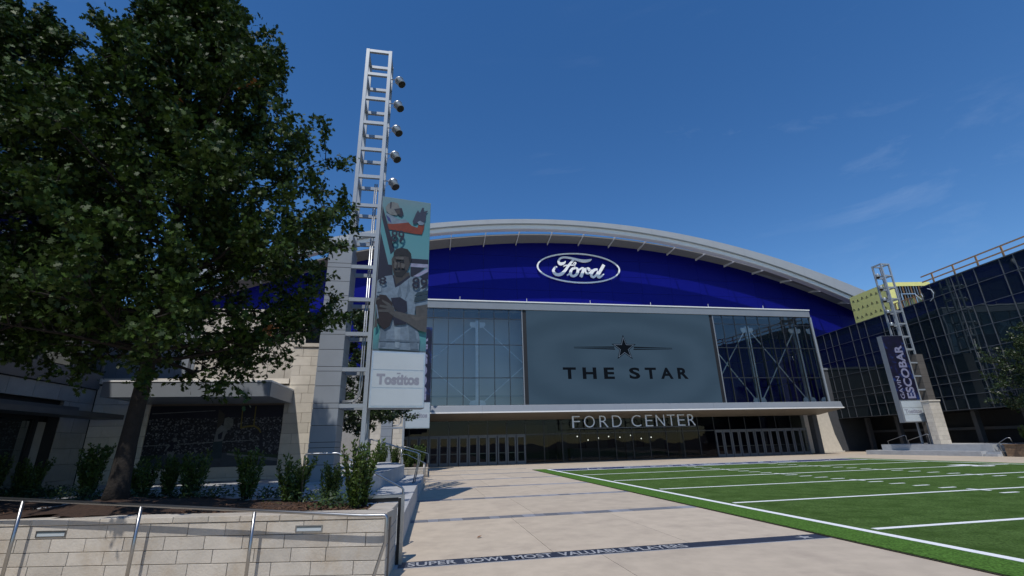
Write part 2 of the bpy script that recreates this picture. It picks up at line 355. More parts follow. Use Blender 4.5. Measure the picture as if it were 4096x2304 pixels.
# flat prints and script lettering, traced as fractions of their own panels
SIGN_PRINT=[["navy",[[-0.024,0.75],[0.193,0.534],[0.265,0.533],[0.295,0.465],[-0.013,0.421],[-0.027,0.449]]],["navy",[[0.002,0.934],[0.007,0.848],[0.224,0.604],[0.302,0.633],[0.084,0.852]]],["navy",[[0.622,0.589],[0.991,0.594],[0.992,0.563],[0.626,0.559]]],["lilac",[[0.626,0.557],[0.992,0.561],[0.995,0.538],[0.633,0.533]]],["navy",[[0.633,0.531],[0.926,0.534],[0.639,0.454]]],["lilac",[[0.995,0.538],[0.997,0.512],[0.805,0.471],[0.689,0.47]]],["navy",[[0.998,0.509],[1.001,0.461],[0.827,0.469]]],["jersey",[[0.079,0.886],[0.206,0.87],[0.356,0.848],[0.482,0.855],[0.57,0.833],[0.554,0.791],[0.176,0.794],[0.119,0.828]]],["royal",[[0.082,0.871],[0.168,0.849],[0.204,0.817],[0.129,0.832]]],["orange",[[0.122,0.809],[0.236,0.812],[0.548,0.836],[0.615,0.816],[0.734,0.807],[0.763,0.832],[0.881,0.845],[0.874,0.807],[0.836,0.763],[0.707,0.761],[0.388,0.767],[0.159,0.77]]],["silver",[[0.064,0.922],[0.111,0.951],[0.213,0.969],[0.309,0.963],[0.356,0.931],[0.338,0.904],[0.3,0.875],[0.164,0.875],[0.089,0.894]]],["navy",[[0.151,0.963],[0.182,0.967],[0.178,0.921],[0.158,0.916]]],["navy",[[0.237,0.917],[0.391,0.933],[0.439,0.89],[0.4,0.869],[0.32,0.88]]],["skin",[[0.274,0.911],[0.353,0.92],[0.372,0.89],[0.299,0.883]]],["glove",[[0.632,0.848],[0.69,0.904],[0.73,0.933],[0.775,0.916],[0.825,0.957],[0.858,0.955],[0.85,0.928],[0.947,0.941],[0.906,0.916],[0.9,0.866],[0.849,0.84],[0.782,0.855],[0.699,0.832],[0.645,0.829]]],["jersey",[[0.729,0.845],[0.782,0.859],[0.881,0.845],[0.85,0.829],[0.764,0.828]]],["skin",[[0.314,0.477],[0.613,0.493],[0.638,0.457],[0.357,0.386],[0.312,0.419]]],["skin",[[0.25,0.569],[0.287,0.596],[0.589,0.598],[0.621,0.563],[0.608,0.533],[0.551,0.487],[0.471,0.458],[0.358,0.457],[0.303,0.48],[0.267,0.519]]],["hair",[[0.284,0.585],[0.284,0.618],[0.332,0.642],[0.435,0.653],[0.551,0.648],[0.628,0.622],[0.643,0.586],[0.626,0.556],[0.604,0.562],[0.579,0.596],[0.411,0.601]]],["hair",[[0.301,0.497],[0.371,0.512],[0.433,0.511],[0.527,0.511],[0.57,0.501],[0.472,0.457],[0.358,0.456]]],["skin",[[0.332,0.495],[0.424,0.499],[0.426,0.49],[0.339,0.487]]],["hair",[[0.282,0.558],[0.364,0.559],[0.366,0.55],[0.283,0.549]]],["hair",[[0.406,0.559],[0.499,0.562],[0.5,0.553],[0.407,0.551]]],["jersey",[[-0.027,0.385],[0.007,0.422],[0.144,0.452],[0.285,0.465],[0.347,0.388],[0.437,0.406],[0.637,0.465],[0.806,0.464],[1.0,0.446],[1.002,0.293],[0.766,0.274],[0.751,0.22],[0.873,0.074],[0.86,0.0],[0.101,0.006],[0.103,0.061],[0.12,0.144],[0.27,0.142],[0.32,0.22],[0.124,0.312],[-0.022,0.328]]],["navy",[[0.285,0.465],[0.31,0.462],[0.363,0.403],[0.616,0.471],[0.638,0.462],[0.437,0.402],[0.351,0.385]]],["fold",[[0.437,0.402],[0.487,0.34],[0.431,0.295],[0.4,0.344]]],["fold",[[0.598,0.445],[0.643,0.374],[0.553,0.31],[0.581,0.379]]],["fold",[[0.121,0.137],[0.232,0.127],[0.228,0.019],[0.13,0.013]]],["lite",[[0.371,0.141],[0.498,0.134],[0.49,0.012],[0.413,0.014]]],["fold",[[0.635,0.152],[0.773,0.128],[0.849,0.007],[0.699,0.007]]],["lite",[[0.009,0.408],[0.107,0.429],[0.082,0.35],[0.009,0.347]]],["lite",[[0.695,0.42],[0.77,0.452],[0.969,0.434],[0.795,0.376]]],["fold",[[0.103,0.061],[0.853,0.063],[0.858,0.053],[0.105,0.048]]],["glint",[[0.302,0.562],[0.36,0.544],[0.345,0.507],[0.305,0.513]]],["glint",[[0.435,0.548],[0.514,0.544],[0.506,0.513],[0.447,0.515]]],["glint",[[0.319,0.585],[0.485,0.588],[0.477,0.571],[0.328,0.568]]],["glint",[[0.38,0.552],[0.405,0.553],[0.414,0.516],[0.377,0.516]]],["teal",[[0.786,0.365],[0.998,0.383],[0.999,0.358],[0.726,0.337]]],["teal",[[0.738,0.331],[0.998,0.347],[0.996,0.325],[0.731,0.301]]],["navy",[[0.276,0.314],[0.448,0.324],[0.585,0.3],[0.604,0.236],[0.483,0.218],[0.356,0.25]]],["navy",[[0.321,0.213],[0.607,0.215],[0.593,0.158],[0.37,0.148]]],["arm",[[0.766,0.274],[0.998,0.292],[0.994,0.113],[0.846,0.123],[0.613,0.166],[0.343,0.2],[0.358,0.236],[0.606,0.222],[0.772,0.217]]],["glint",[[0.628,0.212],[0.774,0.206],[0.972,0.219],[0.963,0.198],[0.777,0.181]]],["ball",[[-0.012,0.287],[0.061,0.331],[0.182,0.329],[0.311,0.284],[0.342,0.207],[0.29,0.142],[0.193,0.119],[0.09,0.143],[0.011,0.203]]],["jersey",[[0.001,0.266],[0.021,0.267],[0.074,0.185],[0.049,0.18]]],["arm",[[0.106,0.301],[0.25,0.281],[0.356,0.25],[0.343,0.2],[0.238,0.225],[0.058,0.222],[0.056,0.236],[0.235,0.244],[0.073,0.254],[0.075,0.267],[0.232,0.263],[0.118,0.288]]],["arm",[[-0.017,0.307],[0.054,0.314],[0.07,0.302],[0.008,0.291],[-0.012,0.273]]],["arm",[[-0.009,0.206],[0.058,0.156],[0.052,0.135],[-0.003,0.12]]]]
SIGN_TXT=[["89",[[0.212,0.762],[0.476,0.775],[0.486,0.694],[0.223,0.681]]],["89",[[0.67,0.455],[0.987,0.468],[0.995,0.398],[0.679,0.386]]],["8",[[0.034,0.446],[0.174,0.451],[0.182,0.403],[0.041,0.398]]]]
MURAL=[["green",[[-0.01,0.211],[0.124,0.223],[0.07,0.129],[-0.003,0.069]]],["bluegrey",[[0.07,0.129],[0.131,0.223],[0.468,0.232],[0.614,0.232],[0.999,0.115],[1.001,0.003],[0.001,0.003],[-0.003,0.065]]],["green",[[0.613,0.258],[0.996,0.18],[0.998,0.129],[0.615,0.227]]],["white",[[0.003,0.373],[0.854,0.433],[0.854,0.423],[0.003,0.361]]],["white",[[0.017,0.884],[0.478,0.922],[0.479,0.912],[0.018,0.87]]],["white",[[0.615,0.225],[0.999,0.125],[1.0,0.077],[0.616,0.197]]],["yellow",[[0.677,0.983],[0.685,0.983],[0.696,0.632],[0.686,0.611]]],["yellow",[[0.778,0.983],[0.787,0.983],[0.791,0.645],[0.782,0.649]]],["yellow",[[0.686,0.611],[0.69,0.642],[0.74,0.663],[0.79,0.67],[0.834,0.614],[0.852,0.545],[0.842,0.538],[0.824,0.597],[0.789,0.642],[0.742,0.635]]],["navy",[[0.841,0.542],[0.863,0.542],[0.874,0.232],[0.852,0.232]]],["skin",[[0.503,0.939],[0.555,0.853],[0.553,0.749],[0.53,0.611],[0.512,0.594]]],["white",[[0.512,0.611],[0.541,0.68],[0.596,0.611],[0.568,0.421],[0.503,0.404]]],["silver",[[0.558,0.784],[0.586,0.81],[0.625,0.766],[0.63,0.663],[0.604,0.594],[0.558,0.628]]],["teal",[[0.503,0.413],[0.569,0.413],[0.582,0.146],[0.505,0.146]]],["navy",[[0.527,0.525],[0.561,0.576],[0.559,0.456],[0.534,0.447]]],["navy",[[0.184,0.404],[0.231,0.43],[0.256,0.301],[0.191,0.266]]],["white",[[0.206,0.481],[0.231,0.49],[0.238,0.43],[0.213,0.421]]],["white",[[0.18,0.266],[0.239,0.266],[0.217,0.129],[0.202,0.129]]],["white",[[0.182,0.387],[0.197,0.369],[0.165,0.275],[0.158,0.283]]]]
SCRIPT={"swash":[[16.72,23.1,0.07],[16.52,22.82,0.27],[16.07,22.68,0.4],[15.81,22.92,0.3],[16.01,23.37,0.24],[16.49,23.57,0.22],[17.17,23.55,0.25],[17.9,23.42,0.28],[18.74,23.24,0.36],[19.38,23.23,0.36],[19.92,23.36,0.25],[20.12,23.51,0.08]],"stem":[[17.79,23.34,0.27],[17.39,22.89,0.3],[16.99,22.38,0.32],[16.53,21.77,0.35],[16.1,21.38,0.4],[15.62,21.24,0.37],[15.24,21.4,0.36],[15.09,21.76,0.32],[15.26,22.09,0.27],[15.47,22.27,0.19],[15.61,22.23,0.08]],"bar":[[16.39,22.37,0.12],[16.74,22.52,0.14],[17.27,22.57,0.14],[17.74,22.61,0.16],[17.96,22.74,0.15],[18.04,22.94,0.14],[17.9,22.97,0.12],[17.76,22.8,0.11],[17.79,22.57,0.11],[17.95,22.44,0.09]],"o":[[18.0,22.23,0.24],[17.52,22.08,0.32],[17.28,21.64,0.36],[17.33,21.26,0.32],[17.64,21.15,0.29],[18.02,21.38,0.33],[18.22,21.79,0.34],[18.18,22.14,0.28],[17.98,22.23,0.24]],"olead":[[16.82,21.21,0.18],[17.09,21.44,0.19],[17.31,21.73,0.16]],"r":[[18.22,21.87,0.22],[18.49,22.07,0.22],[18.8,22.24,0.24],[18.98,22.16,0.32],[18.86,21.71,0.38],[18.55,21.08,0.4]],"rarm":[[18.91,21.98,0.16],[19.24,22.17,0.25],[19.62,22.23,0.32],[19.78,22.06,0.25],[19.59,21.92,0.15]],"rlink":[[19.24,22.05,0.22],[19.24,21.78,0.23],[19.43,21.56,0.25],[19.79,21.69,0.24],[20.16,22.09,0.21]],"d":[[20.84,22.18,0.27],[20.38,22.06,0.33],[19.99,21.6,0.35],[19.96,21.24,0.3],[20.23,21.14,0.29],[20.62,21.46,0.25],[20.9,21.91,0.25]],"dstem":[[21.72,22.84,0.39],[21.39,22.31,0.38],[21.01,21.69,0.36],[20.81,21.27,0.35],[20.97,21.12,0.27],[21.31,21.33,0.24],[21.63,21.6,0.13]]}
# ================================================================== GROUND, PLAZA, FIELD
YARD = 4.572; FY = 9.016; FX0, FX1 = 9.05, 32.66
g = MB().box(-600, 600, -400, 900, -.5, -.055).build('ground', 'joint'); struct(g)
plaza = struct(bpy.data.objects.new('plaza', None)); COL.objects.link(plaza); WLOC[plaza.name] = Vector((0,0,0))
def slab(x0, x1, y0, y1):
    MB().box(x0+.004, x1-.004, y0+.004, y1-.004, -.05, 0).build('concrete_slab', 'concrete', plaza)
SW = .44                                    # paver band width
BAND = 8.85
bands = [BAND+4.64*i for i in range(-2, 7)]
ylo = -12.
for i, yb in enumerate(bands):
    xs = [-.62, 2.35, 5.0, 7.72] if i % 2 else [-.62, 3.1, 7.72]
    for a, b in zip(xs, xs[1:]): slab(a, b, ylo, yb-SW/2)
    ylo = yb+SW/2
for a, b in zip([-.62, 3.2, 7.72], [3.2, 7.72]): slab(a, b, ylo, 39.5)
for a, b in zip([-3.2, 3.2, 7.8, 12.4, 17, 21.6, 26.2, 30.8, 35.4, 40.0, 44.6], [3.2, 7.8, 12.4, 17, 21.6, 26.2, 30.8, 35.4, 40.0, 44.6, 52.]):
    slab(a, b, 39.5, 46.2)
for a, b in zip([7.72, 12.4, 17, 21.6, 26.2, 30.8], [12.4, 17, 21.6, 26.2, 30.8, 34.1]): slab(a, b, 34.55, 39.5)
for k in range(11): slab(34.1, 38.2, -11+4.6*k, -11+4.6*k+4.6); slab(38.2, 42.6, -11+4.6*k, -11+4.6*k+4.6)
for k in range(9): slab(-9+.0, -.62, -30+3*k, -30+3*k+3) if -30+3*k+3 < -2 else None
slab(-9, -.62, -3, 6.6)
# bands set into the slabs
rn = random.Random(4)
for i, yb in enumerate(bands):
    if i == 2:                     # dark granite band that carries the lettering
        x = -.32
        box('border_strip', 'inlay_letter', -.62, 7.72, yb-SW/2, yb-SW/2+.035, -.05, .001, plaza)
        while x < 7.70:
            e = min(x+1.16, 7.72); box('granite_slab', 'navy_granite', x+.003, e-.003, yb-SW/2+.04, yb+SW/2-.004, -.05, .0, plaza); x = e
        box('band_end', 'grey_concrete', -.62, -.325, yb-SW/2+.04, yb+SW/2-.004, -.05, 0, plaza)
        words = [('SUPER', -.17, .80), ('BOWL', .76, .72), ('MOST', 1.58, .70), ('VALUABLE', 2.40, 1.26), ('PLAYERS', 3.76, 1.04)]
        for wd, x0, wl in words:
            text_box(wd, wl, .27, face_M((x0, yb-.13, .004), (1,0,0), (0,1,0)), .0, .018).build('inlay_word', 'inlay_letter', plaza)
        st = [(math.cos(rad(90+36*k))*(.16 if k % 2 == 0 else .064)+7.28, math.sin(rad(90+36*k))*(.16 if k % 2 == 0 else .064)+yb) for k in range(10)]
        MB().prism(st, .001, .004).build('inlay_star', 'inlay_letter', plaza)
    elif i in (3, 4):
        x = -.5; alt = 0
        while x < 7.70:
            e = min(x+rn.choice((.28, .34, .42)), 7.72); box('paver', 'paver', x+.004, e-.004, yb-SW/2+.005, yb+SW/2-.005, -.05, .002+rn.uniform(-.001, .001), plaza); x = e
    else:
        x = -.5
        while x < 7.70:
            e = min(x+1.5, 7.72); box('paver_band', 'paver', x+.003, e-.003, yb-SW/2+.005, yb+SW/2-.005, -.05, .0, plaza); x = e

field = struct(MB().box(7.73, 34.05, -12, 34.52, -.05, .022).build('turf_field', 'turf'))
field['label'] = 'green artificial football turf with white yard lines'
box('turf_edge', 'turf_edge', 7.70, 7.728, -12, 34.53, -.05, .016, field)
box('turf_edge', 'turf_edge', 7.73, 34.05, 34.522, 34.54, -.05, .016, field)
box('turf_border', 'turf_side', 7.735, 8.655, -11.9, 34.5, .023, .027, field)
box('turf_border', 'turf_side', 33.09, 34.04, -11.9, 34.5, .023, .027, field)
Z0, Z1 = .024, .030
box('sideline', 'white_line', 8.66, 8.85, -11.9, 34.2, Z0, Z1, field)
box('sideline', 'white_line', 32.84, 33.03, -11.9, 34.2, Z0, Z1, field)
GOAL = FY+5*YARD
box('end_line', 'white_line', 8.86, 32.84, 34.08, 34.22, Z0, Z1, field)
box('goal_line', 'white_line', 8.86, 32.84, GOAL-.13, GOAL+.06, Z0, Z1, field)
box('end_zone', 'navy_turf', 8.87, 32.83, GOAL+.065, 34.075, Z0, Z1-.002, field)
for n in range(-4, 5):
    y = FY+n*YARD
    box('yard_line', 'white_line', FX0, FX1, y-.07, y+.07, Z0, Z1, field)
    for xh in (18.0, 24.06):
        box('hash_tick', 'white_line', xh-.06, xh+.06, y-.34, y+.34, Z0, Z1+.002, field)
    for q in range(1, 5):
        for xh, s in ((17.92, 1), (24.14, 1)):
            box('hash_mark', 'white_line', xh-.32, xh+.32, y+q*YARD/5-.06, y+q*YARD/5+.06, Z0, Z1, field)
for (yy, dig) in ((FY+3*YARD, '10'), (FY+1*YARD, '20')):
    for xx, flip in ((29.6, 1), (11.9, -1)):
        if flip < 0: continue
        M = face_M((xx, yy+.95, Z1+.001), (0,-1,0), (1,0,0))
        text_box(dig[0], .75, 1.25, M, 0, .03).build('field_numeral', 'white_line', field)
        text_box(dig[1], .75, 1.25, face_M((xx, yy-.15, Z1+.001), (0,-1,0), (1,0,0)), 0, .03).build('field_numeral', 'white_line', field)
lw = 1.62; xs0 = 14.0
for k, c in enumerate('COWBOYS'):
    x0 = xs0+k*1.98
    text_box(c, lw, 1.4, face_M((x0-.0, GOAL+.42, Z1+.001), (1,0,0), (0,1,0)), 0, .03).build('end_zone_letter', 'white_line', field)
    text_box(c, lw-.08, 1.26, face_M((x0+.04, GOAL+.49, Z1+.005), (1,0,0), (0,1,0)), 0, .0).build('end_zone_letter_fill', 'outline_grey', field)
for cx in (11.6, 30.2):
    for rr, mm, dz in ((.95, 'white_line', .001), (.74, 'navy_turf', .005)):
        MB().prism([(cx+math.cos(rad(90+36*k))*(rr if k % 2 == 0 else rr*.4), GOAL+1.12+math.sin(rad(90+36*k))*(rr if k % 2 == 0 else rr*.4)) for k in range(10)], Z1+dz-.001, Z1+dz).build('end_zone_star', mm, field)

# ================================================================== ARENA
WY = 52.
def zw(X): return 25.64-(X-18.9)**2/197.6                 # top of the blue wall
def ze(X): return 26.05-(X-16.2)**2/180.                  # lower front edge of the eave
def zt_(X): return 26.68-(X-16.9)**2/197.                 # upper front edge
def zy(X, Y): t = (WY-Y)/4.22; return zw(X)*(1-t)+ze(X)*t
arena = thing('arena', 'arched arena with deep blue upper wall, white eave and glass entrance box', 'arena', (18.9, 44.5, 0))
BAY = 4.03; bx = [18.6+BAY*k for k in range(-11, 11)]
box('backing_wall', 'blue_back', -25, 62.5, WY+.06, WY+.3, 0, 13, arena)
MB().plate([(x, 12.9) for x in (-25, 62.5)][::1]+[(62.5-(87.5)*i/40, zw(62.5-87.5*i/40)+.25) for i in range(41)], WY+.06, WY+.3).build('backing_wall', 'blue_back', arena)
for a, b in zip(bx, bx[1:]):
    z = 4.2
    while True:
        t = z+2.15
        za, zb = zw(a)+.1, zw(b)+.1
        if z >= max(za, zb)-.05: break
        if t > min(za, zb)-.35:
            t1, t2 = za, zb
            MB().plate([(a+.012, z+.012), (b-.012, z+.012), (b-.012, max(t2, z+.02)), (a+.012, max(t1, z+.02))], WY, WY+.055).build('blue_panel', 'blue_panel', arena); break
        MB().plate([(a+.012, z+.012), (b-.012, z+.012), (b-.012, t-.012), (a+.012, t-.012)], WY, WY+.055).build('blue_panel', 'blue_panel', arena)
        z = t
def loft(a, b, rows, n=4):
    """surface over the bay a..b through rows of (Y, zfun)"""
    mb = MB(); N = n+1
    vs = [(a+(b-a)*i/n, Y, f(a+(b-a)*i/n)) for Y, f in rows for i in range(N)]
    fs = [(r*N+i, r*N+i+1, (r+1)*N+i+1, (r+1)*N+i) for r in range(len(rows)-1) for i in range(n)]
    return mb.add(vs, fs)
for a, b in zip(bx, bx[1:]):
    loft(a+.01, b-.01, [(WY, lambda x: zw(x)), (50.15, lambda x: zy(x, 50.15)), (50.15, lambda x: zy(x, 50.15)+.12), (WY, lambda x: zw(x)+.12), (WY, lambda x: zw(x))]).build('soffit_panel', 'soffit', arena)
    loft(a, b, [(47.95, lambda x: ze(x)+.1), (47.95, lambda x: ze(x)-.03), (48.02, lambda x: ze(x)-.46), (48.12, lambda x: ze(x)-.50), (49.0, lambda x: ze(x)-.40), (49.0, lambda x: zy(x, 49.0)+.55), (47.95, lambda x: ze(x)+.1)]).build('eave_beam', 'white_metal', arena)
    loft(a+.006, b-.006, [(47.9, lambda x: ze(x)-.02), (47.8, lambda x: ze(x)-.02), (47.72, lambda x: ze(x)+.06), (47.72, lambda x: zt_(x)), (47.9, lambda x: zt_(x)), (47.9, lambda x: ze(x)-.02)]).build('fascia_panel', 'roof_metal', arena)
    MB().add([(a, 47.91, zt_(a)-.01), (b, 47.91, zt_(b)-.01), (b, 48.99, zy(b, 49.0)+.56), (a, 48.99, zy(a, 49.0)+.56)], [(0,1,2,3)]).add([(a, 50.2, zy(a,50.15)+.2), (b, 50.2, zy(b,50.15)+.2), (b, 95, zt_(b)+.6), (a, 95, zt_(a)+.6)], [(0,1,2,3)]).build('roof_sheet', 'roof_metal', arena)
    s = MB(); x = a
    za, zm = zw(x), zy(x, 49.0)
    prof = [(WY-.02, za-.30), (WY-.02, za-.02), (50.15, zy(x,50.15)-.02), (49.02, zm+.5), (49.02, zm-.05), (49.5, zm-.12)]
    n = len(prof)
    s.add([(x-.04, y, z) for y, z in prof]+[(x+.04, y, z) for y, z in prof], [tuple(range(n)), tuple(range(n, 2*n))[::-1]]+[((i+1) % n, i, n+i, n+(i+1) % n) for i in range(n)])
    s.build('eave_bracket', 'white_metal', arena)
# --- glass entrance box
BX0, BX1, BY = -2.6, 40.35, 42.
box('header_beam', 'grey_metal', BX0-.1, BX1+.1, BY-.15, BY+.5, 13.85, 14.55, arena)
box('header_cap', 'white_metal', BX0-.15, BX1+.15, BY-.22, BY+.6, 14.555, 14.66, arena)
box('box_roof', 'roof_metal', BX0-.1, BX1+.1, BY+.62, WY-.02, 14.3, 14.6, arena)
box('box_ceiling', 'soffit', BX0, BX1, BY+.52, WY-.02, 13.7, 13.84, arena)
for k in range(6): box('lightning_rod', 'white_metal', 3+6.4*k, 3.03+6.4*k, BY-.1, BY-.07, 14.665, 15.0, arena)
prof = [(BY-.12, 5.02), (BY-.12, 4.75), (41.08, 4.42), (41.0, 4.40), (41.0, 4.33), (44.45, 3.9), (44.45, 5.02)]
def strip(x0, x1, pr, name, m, parent):
    n = len(pr); mb = MB()
    mb.add([(x0, y, z) for y, z in pr]+[(x1, y, z) for y, z in pr], [tuple(range(n))[::-1], tuple(range(n, 2*n))]+[(i, (i+1) % n, n+(i+1) % n, n+i) for i in range(n)])
    return mb.build(name, m, parent)
x = BX0-1.2
while x < 41.1:
    e = min(x+4.4, 41.15)
    strip(x+.004, e-.004, [(41.30, 5.0), (41.28, 4.96), (41.12, 4.47), (41.02, 4.44), (41.02, 4.37), (44.4, 4.0), (44.4, 5.03)], 'canopy_panel', 'grey_metal', arena)
    strip(x+.004, e-.004, [(41.0, 4.445), (41.0, 4.34), (41.018, 4.34), (41.018, 4.445)], 'canopy_lip', 'white_metal', arena)
    strip(x+.01, e-.01, [(41.05, 4.36), (41.05, 4.33), (44.44, 3.86), (44.44, 3.99)], 'canopy_soffit', 'soffit_brown', arena)
    x = e
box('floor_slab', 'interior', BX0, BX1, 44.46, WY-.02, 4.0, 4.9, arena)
# video screen
scr = box('video_screen', 'black_frame', 8.95, 28.85, BY-.02, BY+.6, 5.03, 13.85, arena)
SX0, SX1, SZ0, SZ1 = 9.3, 28.5, 5.06, 13.82
box('screen_face', 'screen_image', SX0, SX1, BY-.05, BY-.021, SZ0, SZ1, scr)
def star(cx, cz, R, y, m, nm, parent, th=.006):
    MB().plate([(cx+math.cos(rad(90+36*k))*(R if k % 2 == 0 else R*.395), cz+math.sin(rad(90+36*k))*(R if k % 2 == 0 else R*.395)) for k in range(10)], y-th, y).build(nm, m, parent)
SCX, SCZ = 18.9, 10.28
star(SCX, SCZ, 1.32, BY-.054, 'screen_dark', 'star_emblem', scr); star(SCX, SCZ, 1.12, BY-.062, 'screen_outline', 'star_outline', scr); star(SCX, SCZ, .99, BY-.070, 'screen_dark', 'star_core', scr)
for s in (-1, 1):
    MB().plate([(SCX+s*1.0, SCZ+.16), (SCX+s*1.0, SCZ+.03), (SCX+s*5.05, SCZ+.03), (SCX+s*5.05, SCZ+.07)][::s], BY-.058, BY-.054).build('emblem_bar', 'screen_dark', scr)
    MB().plate([(SCX+s*1.0, SCZ-.03), (SCX+s*.92, SCZ-.16), (SCX+s*5.05, SCZ-.06), (SCX+s*5.05, SCZ-.03)][::s], BY-.058, BY-.054).build('emblem_bar', 'screen_dark', scr)
for c, x, wd in (('T', 12.62, 1.26), ('H', 14.52, 1.36), ('E', 16.62, 1.05), ('S', 19.16, 1.1), ('T', 20.78, 1.16), ('A', 22.38, 1.3), ('R', 24.16, 1.12)):
    text_box(c, wd, 1.08, face_M((x, BY-.054, 7.33), (1,0,0), (0,0,1)), .004, .035).build('screen_letter', 'screen_dark', scr)
# curtain wall panes either side of the screen
rows = [5.05, 7.45, 10.47, 12.93, 13.84]
def pane(x0, x1, z0, z1, y, m, parent, jit=.004):
    a, b, c = (random.uniform(-jit, jit) for _ in range(3))
    return MB().add([(x0, y+a, z0), (x1, y+b, z0), (x1, y+c, z1), (x0, y+a+c-b, z1)], [(0,1,2,3)]).build('glass_pane', m, parent)
random.seed(3)
lx = [BX0, -2.2, -.78, .62, 2.0, 3.4, 4.81, 6.23, 7.64, 8.90]; rx = [28.9, 30.0, 31.36, 32.76, 34.14, 35.5, 36.92, 38.4, 39.5, BX1]
for xs in (lx, rx):
    for a, b in zip(xs, xs[1:]):
        for c, d in zip(rows, rows[1:]): pane(a+.03, b-.03, c+.02, d-.02, BY+.03, 'box_glass', arena)
    for x in xs: box('mullion', 'mullion', x-.03, x+.03, BY-.01, BY+.16, 5.03, 13.85, arena)
    for z in rows[1:-1]: box('transom', 'mullion', xs[0], xs[-1], BY+.005, BY+.12, z-.035, z+.035, arena)
box('screen_trim', 'grey_metal', 8.86, 8.94, BY-.06, BY+.2, 5.035, 13.845, arena); box('screen_trim', 'grey_metal', 28.86, 28.95, BY-.06, BY+.2, 5.035, 13.845, arena)
# right side of the box
ys = [BY+.2, 43.6, 45.2, 46.8, 48.4, 50., 51.6]
for a, b in zip(ys, ys[1:]):
    for c, d in zip(rows, rows[1:]):
        MB().add([(BX1+.03, a+.03, c+.02), (BX1+.03, b-.03, c+.02), (BX1+.03, b-.03, d-.02), (BX1+.03, a+.03, d-.02)], [(0,1,2,3)]).build('glass_pane', 'box_glass', arena)
    box('mullion', 'mullion', BX1-.05, BX1+.06, b-.04, b+.04, 5.03, 13.69, arena)
box('corner_post', 'silver_paint', BX1+.06, BX1+.24, BY-.1, BY+.18, 5.03, 13.85, arena)
for z in rows[1:-1]: box('transom', 'bldg_mullion', BX1-.04, BX1+.06, BY+.2, 51.6, z-.03, z+.03, arena)
# steel frame behind the glass
for cx in (-4.8+9.6, 33.5, 39.3):
    MB().box(cx-.19, cx+.19, 43.0, 43.3, 5.0, 13.0).build('column', 'brace', arena)
    for z, s in ((12.6, -1), (5.3, 1)):
        MB().plate([(cx-.75, z), (cx-.6, z+.25*s), (cx-.18, z+.3*s), (cx-.18, z-.25*s), (cx-.7, z-.25*s)][::1], 43.1, 43.16).plate([(cx+.75, z), (cx+.6, z+.25*s), (cx+.18, z+.3*s), (cx+.18, z-.25*s), (cx+.7, z-.25*s)], 43.1, 43.16).build('gusset_plate', 'brace', arena)
for (xa, za, xb, zb) in ((4.3, 12.4, -4.2, 5.4), (5.3, 12.4, 9.2, 8.9), (4.3, 5.4, -4.2, 12.4), (5.3, 5.4, 9.2, 8.7), (33.9, 12.4, 39.0, 5.4), (33.9, 5.4, 39.0, 12.4), (33.1, 5.4, 29, 11), (33.1, 12.4, 29, 7)):
    MB().tube([(xa, 43.12, za), (xb, 43.12, zb)], .055, 6).build('brace_rod', 'rod', arena)
MB().box(BX0+.1, 9.6, 44.7, 44.9, 5.0, 13.7).build('inner_wall', 'shade_wall', arena)
box('inner_rail', 'grey_metal', BX0+.2, 9.2, 44.3, 44.36, 6.0, 6.12, arena)
box('partition', 'interior', 9.62, 9.8, 42.7, WY-.02, 5.0, 13.7, arena); box('partition', 'interior', 28.6, 28.8, 42.7, WY-.02, 5.0, 13.7, arena)
# --- lobby
LY = 44.5
lob = [-4.72+1.765*k for k in range(26)]
for i, (a, b) in enumerate(zip(lob, lob[1:])):
    if a > 40.1: continue
    b = min(b, 40.2)
    isdoor = a < 9.2 or (a > 28.6 and a < 39.3)
    pane(a+.03, b-.03, 2.6, 3.87, LY+.02, 'lobby_glass', arena)
    if not isdoor: pane(a+.03, b-.03, .08, 2.5, LY+.02, 'lobby_glass', arena)
    box('mullion', 'mullion', a-.03, a+.03, LY-.02, LY+.12, 0, 3.87, arena)
    if isdoor and b-a > 1.2:
        box('door_head', 'door_metal', a+.03, b-.03, LY-.06, LY+.1, 2.5, 2.6, arena)
        h = (b-a)/2
        for s in (0, 1):
            x0, x1 = a+.035+s*h, a+h+s*h-.035
            d = MB(); st = .12
            d.box(x0, x0+st, LY-.05, LY+.03, .01, 2.49).box(x1-st, x1, LY-.05, LY+.03, .01, 2.49).box(x0+st, x1-st, LY-.05, LY+.03, 2.34, 2.49).box(x0+st, x1-st, LY-.05, LY+.03, .01, .28)
            dd = d.build('door', 'door_metal', arena)
            MB().add([(x0+st, LY, .28), (x1-st, LY, .28), (x1-st, LY, 2.34), (x0+st, LY, 2.34)], [(0,1,2,3)]).build('door_glass', 'lobby_glass', dd)
            box('push_bar', 'stainless', x0+st, x1-st, LY+.04, LY+.075, .98, 1.05, dd)
    else:
        box('transom', 'mullion', a+.03, b-.03, LY-.01, LY+.1, 2.5, 2.6, arena); box('base_rail', 'mullion', a+.03, b-.03, LY-.01, LY+.1, 0, .08, arena)
box('end_column', 'dark_metal', 40.2, 40.75, LY-.25, LY+.4, 0, 3.85, arena)
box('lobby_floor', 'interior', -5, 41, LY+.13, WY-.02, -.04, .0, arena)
for x in (13.5, 20.2, 26.1): box('lobby_column', 'door_metal', x, x+.5, 46.6, 47.1, 0, 3.9, arena)
box('lobby_counter', 'door_metal', 15.2, 24.5, 49.5, 50.4, 0, 1.1, arena)
for k in range(5): box('lobby_wall_panel', 'dark_metal', 11+3.4*k, 13.4+3.4*k, 51.7, 51.9, 0, 3.6, arena)
